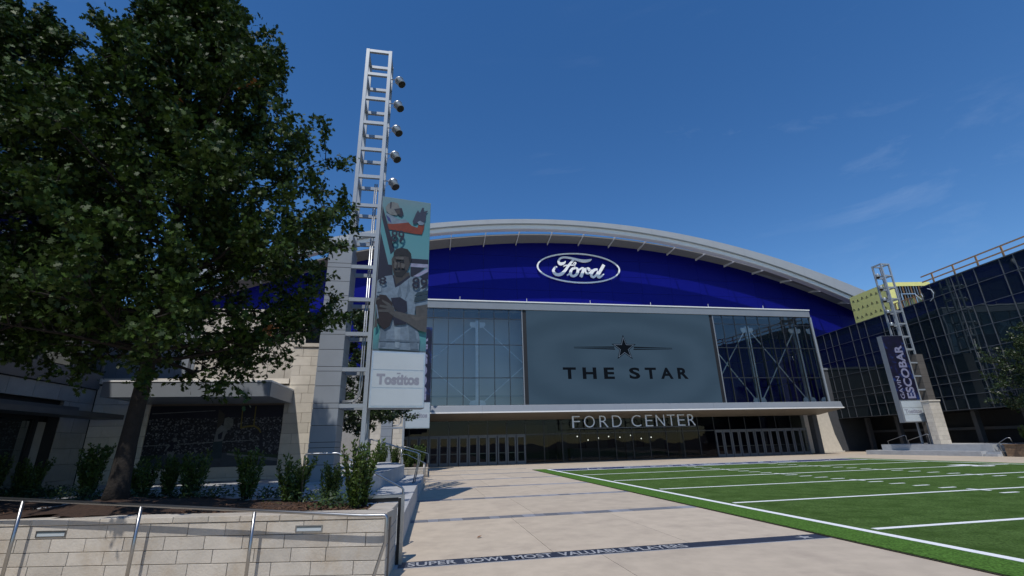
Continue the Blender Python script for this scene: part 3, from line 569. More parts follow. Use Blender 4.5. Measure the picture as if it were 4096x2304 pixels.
for c, x, wd in (('F', 13.26, .74), ('O', 14.38, 1.02), ('R', 15.86, .82), ('D', 17.08, .92), ('C', 18.98, .92), ('E', 20.36, .72), ('N', 21.42, .86), ('T', 22.56, .8), ('E', 23.62, .72), ('R', 24.66, .76)):
    text_box(c, wd, 1.02, face_M((x, 42.15, 3.0), (1,0,0), (0,0,1)), .05, -.014).build('sign_letter', 'letter_steel', arena)
box('letter_rail', 'dark_metal', 13.2, 25.5, 42.2, 42.26, 2.9, 2.97, arena)
# script emblem in an oval ring
em = MB(); OC = (18.42, 22.24); RA, RB = 5.40, 2.0
N = 72; vs = []; fs = []
for k in range(N):
    t = 2*math.pi*k/N; c, s = math.cos(t), math.sin(t)
    for (ra, y) in ((1, 51.68), (1, 51.8), (0, 51.8), (0, 51.68)):
        d = 0 if ra else .20
        vs.append((OC[0]+(RA-d)*c, y, OC[1]+(RB-d*.85)*s))
for k in range(N):
    for j in range(4): fs.append((4*k+j, 4*k+(j+1) % 4, 4*((k+1) % N)+(j+1) % 4, 4*((k+1) % N)+j))
emb = em.add(vs, fs).build('emblem', 'logo_white', arena)
def brush(pts, y0, y1):
    """stroke of changing width in the x-z plane, smoothed"""
    P = [np.array(p, float) for p in pts]; Q = []
    for i in range(len(P)-1):
        p0, p1, p2, p3 = P[max(i-1, 0)], P[i], P[i+1], P[min(i+2, len(P)-1)]
        for t in np.linspace(0, 1, 5, endpoint=False):
            Q.append(.5*((2*p1)+(-p0+p2)*t+(2*p0-5*p1+4*p2-p3)*t*t+(-p0+3*p1-3*p2+p3)*t**3))
    Q.append(P[-1]); n = len(Q); vs = []; fs = []
    for i, q in enumerate(Q):
        d = Q[min(i+1, n-1)][:2]-Q[max(i-1, 0)][:2]; d = d/(np.linalg.norm(d)+1e-9); nn = np.array([-d[1], d[0]])*q[2]/2
        for y in (y0, y1): vs.append((q[0]+nn[0], y, q[1]+nn[1])); vs.append((q[0]-nn[0], y, q[1]-nn[1]))
    for i in range(n-1):
        a, b = 4*i, 4*i+4
        fs += [(a, a+1, b+1, b), (a+2, b+2, b+3, a+3), (a, b, b+2, a+2), (a+1, a+3, b+3, b+1)]
    fs += [(0, 2, 3, 1), (4*n-4, 4*n-3, 4*n-1, 4*n-2)]
    return MB().add(vs, fs)
for k, (nm, pts) in enumerate(SCRIPT.items()):
    brush(pts, 51.66+.005*k, 51.8).build('script_stroke', 'logo_white', emb)
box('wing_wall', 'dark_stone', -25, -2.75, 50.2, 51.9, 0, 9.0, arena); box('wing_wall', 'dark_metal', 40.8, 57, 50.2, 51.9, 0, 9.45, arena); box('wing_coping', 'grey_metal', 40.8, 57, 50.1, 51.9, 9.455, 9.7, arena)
# concrete buttress at the right end
MB().plate([(40.8, 0), (45.3, 0), (44.7, 1.9), (44.45, 4.0), (44.45, 9.3), (40.8, 9.3)], 46.6, 48.2).build('buttress', 'limestone', arena)
box('buttress_cap', 'dark_metal', 40.7, 44.6, 46.5, 48.3, 9.31, 9.6, arena)
box('buttress_base', 'limestone', 40.75, 45.4, 46.5, 46.598, 0, .16, arena)
for k, (x, z) in enumerate(((13.9, 1.95), (15.2, 2.30), (16.3, 1.93), (17.4, 2.10), (18.5, 2.22), (19.7, 2.12), (20.85, 2.28), (22.0, 1.95), (23.1, 2.05))):
    t = thing('pendant_lamp', ('first', 'second', 'third', 'fourth', 'middle', 'sixth', 'seventh', 'eighth', 'last')[k]+' from the left of nine glowing globe lamps in the arena lobby', 'lamp', (x, 46.9, z), 'pendant lamps in the arena lobby')
    MB().tube([(x, 46.9, z-.06), (x, 46.9, z-.045), (x, 46.9, z), (x, 46.9, z+.045), (x, 46.9, z+.06)], [.015, .048, .06, .048, .015], 8).build('globe', 'bulb', t, True)
    MB().tube([(x, 46.9, z+.06), (x, 46.9, 3.95)], .008, 5).build('cord', 'black', t)

# ================================================================== GLASS OFFICE BUILDING (right)
th = rad(-9); NN = Vector((math.cos(th), math.sin(th), 0)); TT = Vector((-NN.y, NN.x, 0)); P0 = Vector((46, 30, 0))
OM = Matrix((TT, NN, Vector((0,0,1)))).transposed().to_4x4(); OM.translation = P0        # local: x along the wall away from us, y into the building, z up
off = thing('office_building', 'dark glass office building with pale grid lines beside the turf', 'building', tuple(P0+TT*4))
cols = [-15.57, -13.42, -12.3, -11.22, -9.07, -7.95, -6.87, -4.72, -3.6, -2.52, -.37]
cols += [.69, 1.75, 3.93, 4.97, 6.14, 8.22, 9.3, 10.4, 12.74, 13.9, 15.1, 17.32, 18.5, 19.72, 21.1]
orow = [3.65, 4.88, 5.98, 6.72, 8.49, 10.23, 12.0, 13.77]
random.seed(8)
for a, b in zip(cols, cols[1:]):
    rr = orow+([15.08] if b <= 5.0 else [])
    for c, d in zip(rr, rr[1:]):
        j = [random.uniform(-.006, .006) for _ in range(3)]
        MB().add([(a+.03, j[0], c+.03), (b-.03, j[1], c+.03), (b-.03, j[2], d-.03), (a+.03, j[0]+j[2]-j[1], d-.03)], [(3,2,1,0)], OM).build('glass_pane', 'office_glass', off)
for c in cols: MB().box(c-.026, c+.026, -.05, .05, 3.62, 15.1 if c < 5 else 13.8, OM).build('mullion', 'bldg_mullion', off)
for r in orow: MB().box(cols[0], 21.1, -.04, .04, r-.026, r+.026, OM).build('transom', 'bldg_mullion', off)
MB().box(cols[0], 5.0, -.07, .06, 15.05, 15.12, OM).build('parapet_trim', 'bldg_mullion', off)
MB().box(cols[0], 21.1, .06, 30, 3.6, 13.75, OM).build('building_body', 'black', off)
MB().box(cols[0], 4.95, .06, 30, 13.76, 15.06, OM).build('building_body', 'black', off)
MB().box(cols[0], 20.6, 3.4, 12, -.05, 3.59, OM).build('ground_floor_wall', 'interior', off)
MB().box(cols[0], 20.4, 2.9, 3.39, 1.95, 2.2, OM).build('canopy_band', 'dark_metal', off)
for k in range(9): MB().box(-12+4.3*k, -11.6+4.3*k, 1.6, 2.0, -.05, 3.59, OM).build('support_column', 'dark_metal', off)
# yellow sheathed penthouse under construction
def ypanel(x0, x1, y0, y1, z0, z1): return MB().box(x0, x1, y0, y1, z0, z1, OM).build('sheathing_panel', 'yellow_sheath', off)
for k in range(4):
    a, b = 8.55+1.36*k, 8.55+1.36*(k+1)
    pn = ypanel(a+.004, b-.004, .02, .10, 13.82, 16.85)
    for q in range(6):
        u = a+.25+.68*(q % 2)+(.2 if q//2 % 2 else 0); z = 14.25+.95*(q//2)+(.1 if q % 2 else 0)
        MB().add([(u-.15, .015, z), (u+.15, .015, z), (u, .015, z+.22)], [(2,1,0)], OM).build('printed_mark', 'print_dark', pn)
        MB().add([(u-.2, .015, z-.10), (u+.2, .015, z-.10), (u+.2, .015, z-.05), (u-.2, .015, z-.05)], [(3,2,1,0)], OM).build('printed_mark', 'print_dark', pn)
ypanel(8.45, 8.545, .02, .62, 13.82, 16.85); ypanel(8.45, 8.545, .62, 4.6, 16.42, 16.85); ypanel(8.45, 8.545, 3.6, 4.6, 13.9, 14.9)
for k in range(14): MB().box(8.46, 8.56, .68+.29*k, .72+.29*k, 14.0, 16.42, OM).build('wall_stud', 'galvanised' if k % 3 else 'timber', off)
MB().box(8.57, 8.62, 1.2, 2.6, 13.9, 15.5, OM).build('window_opening', 'black', off)
MB().box(8.40, 8.45, 1.1, 2.7, 15.5, 15.6, OM).box(8.40, 8.45, 1.1, 1.2, 13.9, 15.5, OM).box(8.40, 8.45, 2.6, 2.7, 13.9, 15.5, OM).build('window_frame', 'galvanised', off)
MB().box(8.63, 13.9, .12, 4.6, 13.8, 16.7, OM).build('penthouse_core', 'black', off)
for k in range(9): MB().box(5.05+.4*k, 5.11+.4*k, .03, .12, 13.8, 14.45, OM).build('wall_stud', 'galvanised' if k % 2 else 'timber', off)
MB().box(5.0, 8.45, .02, .13, 14.45, 14.52, OM).build('stud_plate', 'timber', off)
for k in range(4): MB().box(5.3+.8*k, 5.7+.8*k, .13, .15, 13.85, 14.4, OM).build('sheathing_panel', 'yellow_sheath', off)
for pts in ([(5.55, 14.6), (5.3, 14.2), (5.05, 13.95), (4.9, 14.15), (4.98, 14.5)], [(4.2, 14.75), (3.85, 14.55), (3.72, 14.15), (3.9, 13.75), (4.3, 13.55)]):
    MB().tube([OM @ Vector((x, -.075, z)) for x, z in pts], .035, 5).build('chalk_mark', 'chalk', off)
gr = thing('timber_guard_rail', 'raw timber guard rail along the roof edge of the glass building', 'guard rail', tuple(OM @ Vector((-2, .1, 15.1))))
for k in range(9): MB().box(3.5-2.13*k-.05, 3.5-2.13*k+.05, .05, .16, 14.95, 16.08, OM).build('post', 'timber', gr)
for z in (15.98, 15.46): MB().box(-14.2, 4.6, .01, .045, z, z+.12, OM).build('rail', 'timber', gr)
MB().box(-14.2, 4.2, .06, .2, 15.125, 15.17, OM).build('base_plate', 'timber', gr)
# ================================================================== SIGN TOWERS
def sign_tower(x0, y0, s, zb, kind, label, group='light and sign towers along the plaza', dz=0., pm='grey_panel'):
    X = lambda l: x0+s*l
    t = thing('sign_tower', label, 'sign tower', (X(.5), y0+.5, zb), group)
    def bx_(nm, m, a, b, y1, y2, z1, z2, par): 
        p, q = sorted((X(a), X(b))); return box(nm, m, p, q, y0+y1, y0+y2, z1, z2, par)
    lw = .13
    for l0, ly, z0 in ((0, 0, 8.62), (0, .9, 8.62), (.9, 0, zb), (.9, .9, zb)):
        bx_('leg', 'silver_paint', l0, l0+lw, ly, ly+lw, z0, 17.55, t)
    for k, z in enumerate((17.48, 16.30, 15.10, 13.94, 12.72, 11.52, 10.30, 9.11, 7.87, 6.67, 5.46, 4.27, 3.11)):
        l0 = .13 if k < 8 else .15
        bx_('rung', 'silver_paint', l0, .9, .012, .118, z-.065, z+.065, t)
        bx_('rung', 'silver_paint', l0, .9, .912, 1.018, z-.065, z+.065, t)
        bx_('rung', 'silver_paint', .912, 1.018, .13, .9, z-.065, z+.065, t)
        if k < 8: bx_('rung', 'silver_paint', .012, .118, .13, .9, z-.065, z+.065, t)
    # spotlights
    for k, z in enumerate((16.38, 15.16, 13.97, 12.75, 11.53)):
        h = Vector((X(1.36), y0+.35, z)); d = Vector((s*.42, -.30, -.86)).normalized()
        sp = MB().tube([h-d*.10, h-d*.085, h-d*.02, h+d*.02, h+d*.03, h+d*.30], [.08, .155, .172, .172, .158, .163], 16).build('spotlight', 'lamp_body', t, True)
        MB().tube([h+d*.302, h+d*.31], .148, 16).build('lamp_mouth', 'black', sp)
        MB().tube([h-d*.005, h+d*.015], .184, 16).build('lamp_band', 'galvanised', sp)
        MB().tube([(X(1.02), y0+.40, z+.06), (X(1.22), y0+.38, z+.06), tuple(h-d*.05)], .022, 6).tube([(X(1.02), y0+.40, z-.12), (X(1.12), y0+.40, z-.16), tuple(h+d*.04+Vector((-s*.12, 0, 0)))], .008, 5).build('arm', 'galvanised', sp)
    # conduits
    for q in (0, .07):
        MB().tube([(X(.80-q), y0+.2, 11.3), (X(.80-q), y0+.2, 3.75-q*2), (X(.76-q), y0+.2, 3.45-q), (X(.62-q), y0+.2, 3.30-q*.6), (X(.12), y0+.2, 3.26-q*.6)], .026, 7).build('conduit', 'galvanised', t, True)
    # panel clad pier
    core = bx_('pier', 'dark_gap', -.60, .14, .02, 1.18, zb, 8.60, t)
    zs = [8.62, 8.47, 7.97, 7.81, 7.30, 6.78, 6.61, 6.10, 5.58, 5.43, 4.92, 4.36, 4.21, 3.74, 3.20, 3.04, 2.52, 2.02, 1.86, 1.36, zb+.02]
    for a, b in zip(zs, zs[1:]):
        bx_('pier_panel', pm, -.62, .16, -.005, .015, b+.008, a-.008, core)
        bx_('pier_panel', pm, .142, .158, .018, 1.18, b+.008, a-.008, core)
        bx_('pier_panel', pm, -.62, -.602, .018, 1.18, b+.008, a-.008, core)
    bx_('pier_cap', pm, -.63, .165, -.01, 1.2, 8.622, 8.65, core)
    # sign board
    W = 1.80 if s > 0 else 1.92; a0 = .17
    A = Vector((X(1.06), y0, 0)); B = Vector((X(1.06+W*math.cos(a0)), y0+W*math.sin(a0), 0))
    Lf, Rt = (A, B) if s > 0 else (B, A)
    ex = (Rt-Lf).normalized(); nrm = ex.cross(Vector((0,0,1)))             # towards the viewer
    M = face_M(Lf+Vector((0, 0, dz)), ex, (0,0,1))
    sb = MB().add([(0,3.02,-.55),(W,3.02,-.55),(W,3.02,0),(0,3.02,0),(0,10.7,-.55),(W,10.7,-.55),(W,10.7,0),(0,10.7,0)], [(0,1,2,3),(7,6,5,4),(3,2,6,7),(2,1,5,6),(1,0,4,5),(0,3,7,4)], M).build('sign_board', 'grey_panel', t)
    def flat(nm, m, x0_, x1_, z0, z1, d0, d1):
        return MB().box(x0_, x1_, z0, z1, d0, d1, M).build(nm, m, sb)
    flat('lower_frame', 'galvanised', .02, W-.02, 3.04, 4.88, .002, .06)
    for k in range(3):
        z0 = 3.10+.585*k
        flat('acrylic_panel', 'acrylic', .07, W-.07, z0, z0+.555, .062, .072)
    text_box('Tostitos', W-.40, .36, M @ Matrix.Translation((.20, 3.77, .076)), .0, .05).build('brand_word', 'acrylic_text', sb)
    MB().add([(W*.5-.05, 4.13, .077), (W*.5+.07, 4.13, .077), (W*.5+.07, 4.17, .077), (W*.5-.05, 4.17, .077)], [(0,1,2,3)], M).build('brand_mark', 'acrylic_text', sb)
    PZ0, PH = 4.93, 5.75
    if kind == 'player':
        flat('printed_panel', 'print_teal_bg', .012, W-.012, PZ0, PZ0+PH, .002, .03)
        for k, (c, poly) in enumerate(SIGN_PRINT):
            pts = [(.012+max(.0, min(1, u))*(W-.024), PZ0+max(0, min(1, v))*PH, .034+.0022*k) for u, v in poly]
            MB().add(pts, [tuple(range(len(pts)))], M).build('printed_shape', 'print_'+c, sb)
        for k, (txs, q) in enumerate(SIGN_TXT):
            xs = [p[0] for p in q]; zs_ = [p[1] for p in q]
            mm = M @ Matrix.Translation((min(xs)*W, PZ0+min(zs_)*PH, .034+.0022*(len(SIGN_PRINT)+k)))
            text_box(txs, (max(xs)-min(xs))*W*.95, (max(zs_)-min(zs_))*PH*.9, mm, 0, .02).build('printed_numeral', 'print_navy', sb)
    else:
        flat('printed_panel', 'print_purple_bg', .012, W-.012, PZ0, PZ0+PH, .002, .03)
        R90 = Matrix.Rotation(rad(90), 4, 'Z')
        text_box('ESCOBAR', 4.75, .74, M @ Matrix.Translation((W-.32, PZ0+.12, .036)) @ R90, 0, .03).build('printed_word', 'print_lilac', sb)
        text_box('GAVIN', 1.95, .36, M @ Matrix.Translation((.62, PZ0+.12, .036)) @ R90, 0, .012).build('printed_word', 'print_lilac', sb)
    return t
sign_tower(-2.82, 16.0, 1, .85, 'player', 'tall silver lattice tower with spotlights and a teal banner of a player', )
sign_tower(-2.35, 36.2, 1, .55, 'name', 'far lattice tower half hidden behind the nearer teal banner')
sign_tower(44.22, 35.05, -1, .84, 'name', 'lattice tower with dark purple lettered banner before the glass office building', dz=-.33, pm='brown_panel')

# ================================================================== LEFT: MURAL PAVILION AND DARK CORNER BUILDING
TZ = .88
ter = struct(MB().prism([(-30, 9.6), (-2.1, 9.6), (-2.1, 12.5), (-1.7, 24.), (-1.9, 33), (-30, 33)], -.05, TZ).build('terrace', 'grey_concrete'))
MYY = 18.5
pav = thing('mural_pavilion', 'pale limestone pavilion with a metal canopy over a football mural', 'building', (-7.3, MYY, TZ))
box('wall_core', 'mortar', -10.98, -3.66, MYY+.06, MYY+.5, TZ, 4.05, pav)
box('wall_core', 'mortar', -4.86, -3.66, MYY+.07, MYY+.6, 4.05, 5.5, pav)
courses(pav, 'limestone', -10.98, -3.64, .97-.35, 4.06, .35, .82, MYY, MYY+.08, skip=[(-9.25, -4.95, 1.3, 3.36)], seed=5)
courses(pav, 'limestone', -4.86, -3.64, 4.07, 5.47, .35, .75, MYY, MYY+.08, seed=6)
box('coping', 'limestone', -11.0, -4.88, MYY-.06, MYY+.6, 4.12, 4.30, pav)
box('coping', 'limestone', -4.9, -3.6, MYY-.05, MYY+.7, 5.49, 5.62, pav)
box('corner_trim', 'dark_metal', -3.635, -3.50, MYY+.0, MYY+.65, TZ, 5.62, pav)
can = MB(); can.box(-9.3, -4.72, 15.85, MYY-.005, 3.42, 3.84); cn = can.build('canopy', 'grey_metal', pav)
for a, b in ((-9.3, -8.05), (-8.05, -6.4), (-6.4, -4.72)): box('canopy_fascia', 'grey_metal', a+.012, b-.012, 15.81, 15.846, 3.41, 3.85, cn)
box('canopy_fascia', 'grey_metal', -4.716, -4.69, 15.85, MYY-.01, 3.41, 3.85, cn)
box('canopy_cap', 'white_metal', -9.32, -4.68, 15.79, MYY-.01, 3.852, 3.90, cn)
mur = box('mural', 'print_crowd', -9.24, -4.96, MYY+.03, MYY+.058, 1.30, 3.36, pav)
MX0, MXW, MZ0, MZH = -9.24, 4.28, 1.30, 2.06
M = face_M((MX0, MYY+.03, MZ0), (1,0,0), (0,0,1))
MB().add([(0, MZH*.80, .001), (MXW, MZH*.80, .001), (MXW, MZH, .001), (0, MZH, .001)], [(0,1,2,3)], M).build('printed_shape', 'print_navy', mur)
for k, (c, poly) in enumerate(MURAL):
    MB().add([(u*MXW, v*MZH, .002+.0012*k) for u, v in poly], [tuple(range(len(poly)))], M).build('printed_shape', 'print_'+c, mur)
text_box('38', .16, .14, M @ Matrix.Translation((.22*MXW, .31*MZH, .03)), 0, .01).build('printed_numeral', 'print_white', mur)
# upper storey set back behind the parapet
us = box('upper_wall', 'dark_gap', -14.9, -4.9, 20.3, 24, TZ, 7.4, pav)
for i in range(15):
    a = -14.9+.667*i
    for z0, z1 in ((4.35, 5.35), (5.35, 6.4), (6.4, 7.4)):
        box('metal_panel', 'grey_panel' if i < 9 else 'limestone', a+.008, a+.659, 20.26, 20.296, z0+.008, z1-.008, us)
MB().tube([(-8.6, 19.2, 4.3), (-8.6, 19.2, 6.2)], .06, 8).build('vent_pipe', 'dark_metal', pav)

dk = thing('corner_building', 'shaded stone shopfront building with dark upper glazing behind the oak', 'building', (-11, 15, TZ))
DM = Matrix(((0, -1, 0, -11), (1, 0, 0, 0), (0, 0, 1, 0), (0, 0, 0, 1)))      # local x runs along +y, local y points away from the plaza
box('wall_core', 'dark_gap', -26, -11.12, -6, MYY+.3, -.05, 12.5, dk)
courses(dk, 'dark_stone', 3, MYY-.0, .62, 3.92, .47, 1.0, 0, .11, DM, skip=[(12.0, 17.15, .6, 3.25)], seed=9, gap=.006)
MB().box(3, MYY+.02, -.06, .1, 3.93, 4.46, DM).build('spandrel_band', 'dark_metal', dk)
yy = [3, 4.4, 5.8, 7.2, 8.6, 10., 11.4, 12.8, 14.2, 15.6, 17.05, MYY]
zz = [4.47, 6.4, 8.4, 10.4, 12.2]
random.seed(12)
for a, b in zip(yy, yy[1:]):
    for c, d in zip(zz, zz[1:]):
        j = [random.uniform(-.008, .008) for _ in range(3)]
        MB().add([(a+.03, j[0], c+.03), (b-.03, j[1], c+.03), (b-.03, j[2], d-.03), (a+.03, j[0]+j[2]-j[1], d-.03)], [(0,1,2,3)], DM).build('glass_pane', 'left_glass', dk)
    MB().box(b-.035, b+.035, -.05, .1, 4.47, 12.2, DM).build('mullion', 'dark_metal', dk)
for c in zz[1:-1]: MB().box(3, MYY, -.04, .1, c-.035, c+.035, DM).build('transom', 'dark_metal', dk)
MB().box(2.8, MYY+.3, -.08, .2, 12.2, 12.5, DM).build('roof_fascia', 'dark_metal', dk)
MB().box(9, 17.15, -.45, .0, 3.02, 3.24, DM).build('awning', 'dark_metal', dk); MB().box(9, 18.05, -1.25, -.455, 2.90, 3.05, DM).build('awning', 'dark_metal', dk)
sf = MB().box(12.0, 12.14, .02, .12, TZ, 3.25, DM).box(16.22, 16.36, .02, .12, TZ, 3.25, DM).box(16.7, 17.15, .02, .12, TZ, 3.25, DM).box(12.14, 16.22, .02, .12, 2.85, 3.25, DM).box(14.1, 14.2, .02, .12, TZ, 2.85, DM).build('shopfront_frame', 'black_frame', dk)
for a, b in ((12.14, 14.1), (14.2, 16.22)): MB().add([(a, .08, TZ), (b, .08, TZ), (b, .08, 2.85), (a, .08, 2.85)], [(0,1,2,3)], DM).build('shop_window', 'left_glass', dk)
MB().box(16.36, 16.7, .04, .1, TZ, 2.78, DM).build('side_light', 'dark_stone', dk)

# ================================================================== PLANTER BY THE RAMP
PA = Vector((-.46, 7.66, 0)); pa = math.atan2(-.2154, .9765)
PM = Matrix.Translation(PA) @ Matrix.Rotation(pa, 4, 'Z')
pl = thing('stone_planter', 'low limestone planter wall with steel handrail in front', 'planter', tuple(PA))
PLX = -9.5
MB().box(PLX, -.03, .06, .30, -.06, .85, PM).build('wall_core', 'mortar', pl)
for k, (z0, z1) in enumerate(((.685, .862), (.508, .685), (.331, .508), (.154, .331), (-.023, .154))):
    rn = random.Random(40+k); x = 0.; offs = (.58, .30, .86, .45, .7)[k]; first = True
    while x > PLX:
        l = offs if first else rn.uniform(.50, .66); first = False
        a = max(x-l, PLX)
        if k == 0:
            for (u0, u1) in ((-1.335, -.935), (-5.2, -4.72)):
                pass
        MB().cbox(a+.004, x-.004, rn.uniform(-.002, .002), .06, z0+.004, z1-.004, .004, PM).build('stone_block', 'planter_stone', pl); x = a
x = 0.; rn = random.Random(77)
while x > PLX:
    a = max(x-rn.uniform(.45, .62), PLX); MB().cbox(a+.003, x-.003, -.012, .36, .866, .945, .006, PM).build('coping_stone', 'planter_stone', pl); x = a
# end wall towards the steps
q0, q1 = Vector((-.46, 7.66, 0)), Vector((-.38, 8.91, 0)); ex = (q1-q0).normalized()
EM = Matrix((ex, Vector((-ex.y, ex.x, 0)), Vector((0,0,1)))).transposed().to_4x4(); EM.translation = q0
MB().box(.14, 1.24, .06, .24, -.06, .85, EM).build('wall_core', 'mortar', pl)
for k, (z0, z1) in enumerate(((.685, .862), (.508, .685), (.331, .508), (.154, .331), (-.023, .154))):
    xs = [.0, .62, 1.25] if k % 2 else [.0, .31, .93, 1.25]
    for a, b in zip(xs, xs[1:]): MB().cbox(a+.004, b-.004, 0, .06, z0+.004, z1-.004, .004, EM).build('stone_block', 'planter_stone', pl)
for a, b in ((.36, .8), (.8, 1.25)): MB().cbox(a+.003, b-.003, -.012, .36, .866, .945, .006, EM).build('coping_stone', 'planter_stone', pl)
# soil
sv = []; nx, ny = 70, 36; rn = random.Random(2)
soil = MB()
for j in range(ny+1):
    for i in range(nx+1):
        x = -13+12.55*i/nx; y = 8.1+6.9*j/ny
        soil.v.append((x, y, .885+rn.uniform(-.018, .022)+.03*math.sin(x*1.7)*math.cos(y*1.3)+.24*math.exp(-((x+5.1)**2+(y-9.95)**2)/1.1)))
for j in range(ny):
    for i in range(nx):
        A = j*(nx+1)+i; xm = -13+12.55*(i+.5)/nx; ym = 8.1+6.9*(j+.5)/ny
        loc = PM.inverted() @ Vector((xm, ym, 0))
        if loc.y > .2 and ym < 9.2 + max(0, -(xm+.7))*.75: soil.f.append((A, A+1, A+nx+2, A+nx+1))
so = stuff(soil.build('mulch_bed', 'soil', None, True)); so['label'] = 'dark brown bark mulch filling the planter'; so['category'] = 'mulch'
ch = MB(); rn = random.Random(5)
for k in range(2600):
    lx = rn.uniform(-8.5, -.5); ly = rn.uniform(.35, 1.9); p = PM @ Vector((lx, ly, 0))
    if p.y > 9.1+max(0, -(p.x+.7))*.75: continue
    M = Matrix.Translation((p.x, p.y, .905+rn.uniform(-.01, .02))) @ Matrix.Rotation(rn.uniform(0, 6.3), 4, 'Z') @ Matrix.Rotation(rn.uniform(-.5, .5), 4, 'X') @ Matrix.Rotation(rn.uniform(-.5, .5), 4, 'Y')
    l = rn.uniform(.015, .05); ch.box(-l, l, -.008, .008, -.004, .004, M)
stuff(ch.build('bark_chips', 'chip', so))
box('planter_back', 'grey_concrete', -9.4, -2.12, 14.9, 15.1, TZ, .93, ter)
# recessed wall lights
for (u0, u1, lab) in ((-1.335, -.935, 'recessed rectangular wall light near the right end of the planter wall'), (-5.2, -4.74, 'recessed rectangular wall light under the oak shadow on the planter wall')):
    p = PM @ Vector(((u0+u1)/2, 0, .72)); t = thing('wall_light', lab, 'wall light', tuple(p), 'lights set in the planter wall')
    z0, z1 = .712, .80
    MB().box(u0, u1, -.010, .004, z1-.014, z1, PM).box(u0, u1, -.010, .004, z0, z0+.014, PM).box(u0, u0+.02, -.010, .004, z0+.014, z1-.014, PM).box(u1-.02, u1, -.010, .004, z0+.014, z1-.014, PM).build('frame', 'stainless', t)
    MB().add([(u0+.02, -.004, z0+.014), (u1-.02, -.004, z0+.014), (u1-.02, -.004, z0+.05), (u0+.02, -.004, z0+.05)], [(0,1,2,3)], PM).build('lens', 'acrylic', t)
    MB().add([(u0+.02, -.004, z0+.05), (u1-.02, -.004, z0+.05), (u1-.02, -.004, z1-.014), (u0+.02, -.004, z1-.014)], [(0,1,2,3)], PM).build('baffle', 'lens', t)
# ramp and its handrail
rp_ = struct(MB().add([(-10, -2.2, -.02), (.1, -2.2, -.02), (.1, -.02, -.02), (-10, -.02, -.02), (-10, -2.2, .27), (.1, -2.2, .008), (.1, -.02, .008), (-10, -.02, .27)], [(0,3,2,1),(4,5,6,7),(0,1,5,4),(1,2,6,5),(2,3,7,6),(3,0,4,7)], PM).build('ramp', 'concrete'))
hr = thing('handrail', 'long sloping steel handrail along the ramp before the planter wall', 'handrail', tuple(PM @ Vector((-2, -.2, 0))), 'steel handrails')
rz = lambda x: .935-.0615*(x+.29) if x < -.29 else .935
W_ = lambda x, z, y=-.2: tuple(PM @ Vector((x, y, z)))
MB().tube([W_(-9.6, rz(-9.6)), W_(-.33, rz(-.33)), W_(-.25, .935), W_(.0, .935), W_(.03, .928), W_(.045, .90), W_(.045, .60), W_(.03, .56), W_(-.10, .15), W_(-.16, .01)], .0235, 12).build('rail', 'stainless', hr, True)
for x in (-1.86, -3.54, -5.33, -7.1, -8.9): MB().tube([W_(x, -.03*x-.02), W_(x, rz(x)-.015)], .0235, 12).build('post', 'stainless', hr, True)
# steel end frame between planter and steps
jf = thing('end_frame', 'upright stainless steel cover frame on the planter corner beside the steps', 'frame', (-.33, 8.95, 0))
box('shadow_gap', 'black', -.372, -.325, 8.93, 9.05, 0, 1.0, jf); box('upright', 'stainless', -.322, -.268, 8.92, 9.06, 0, 1.06, jf)  # shade of the gap put in as black strips beside the steel
box('top_bar', 'stainless', -1.0, -.324, 8.92, 9.06, 1.02, 1.06, jf); box('shadow_gap', 'black', -.98, -.374, 8.94, 9.05, .955, 1.018, jf)

# ================================================================== LEDGES, STEPS AND RAILS ON THE LEFT
ld = thing('concrete_ledge', 'low pale concrete seat ledge beside the lettered paving band', 'ledge', (-.8, 14, 0))
MB().prism([(-.32, 10.35), (-.10, 18.7), (-1.35, 18.9), (-1.9, 10.35)], -.04, .57).build('ledge_block', 'grey_concrete', ld)
ld2 = thing('concrete_ledge', 'tall inner concrete seat wall behind the low ledge', 'ledge', (-1.4, 19, 0))
MB().prism([(-1.62, 12.6), (-.80, 24.2), (-1.3, 27.5), (-2.2, 27.5), (-2.35, 12.6)], -.04, 1.0).build('ledge_block', 'grey_concrete', ld2)
ld3 = thing('concrete_ledge', 'small concrete step block at the foot of the far handrail', 'ledge', (-.3, 23, 0))
MB().prism([(-.02, 20.3), (.13, 26.0), (-.85, 26.0), (-1.0, 20.3)], -.04, .44).build('ledge_block', 'grey_concrete', ld3)
st = thing('stair_flight', 'short concrete stair rising between planter and low ledge', 'stairs', (-1.2, 9.7, 0))
for k in range(5): box('step', 'grey_concrete', -2.2, -.38-.33*k, 9.07, 10.34, .0+.17*k-.04*(k == 0), .17*(k+1), st)
st2 = thing('stair_flight', 'second concrete stair between the low ledge and step block', 'stairs', (-.8, 19.5, 0))
for k in range(3): MB().prism([(-.12-.33*k, 18.72), (-.06-.33*k, 20.28), (-1.0, 20.28), (-1.3, 18.92)], .15*k-.04*(k == 0), .15*(k+1)).build('step', 'grey_concrete', st2)
def rail(label, segs, posts, r=.022):
    a = segs[0][0]; t = thing('handrail', label, 'handrail', (a[0], a[1], 0), 'steel handrails')
    for s in segs: MB().tube(s, r, 9).build('rail', 'stainless', t, True)
    for p in posts: MB().tube(p, r, 9).build('post', 'stainless', t, True)
Y = 10.28
rail('steel stair rail rising left from the planter corner frame', [[(-.34, Y, .2), (-.34, Y, 1.03), (-.37, Y, 1.07), (-1.62, Y, 1.74), (-1.67, Y, 1.75), (-2.22, Y, 1.75), (-2.25, Y, 1.72), (-2.25, Y, .9)]], [])
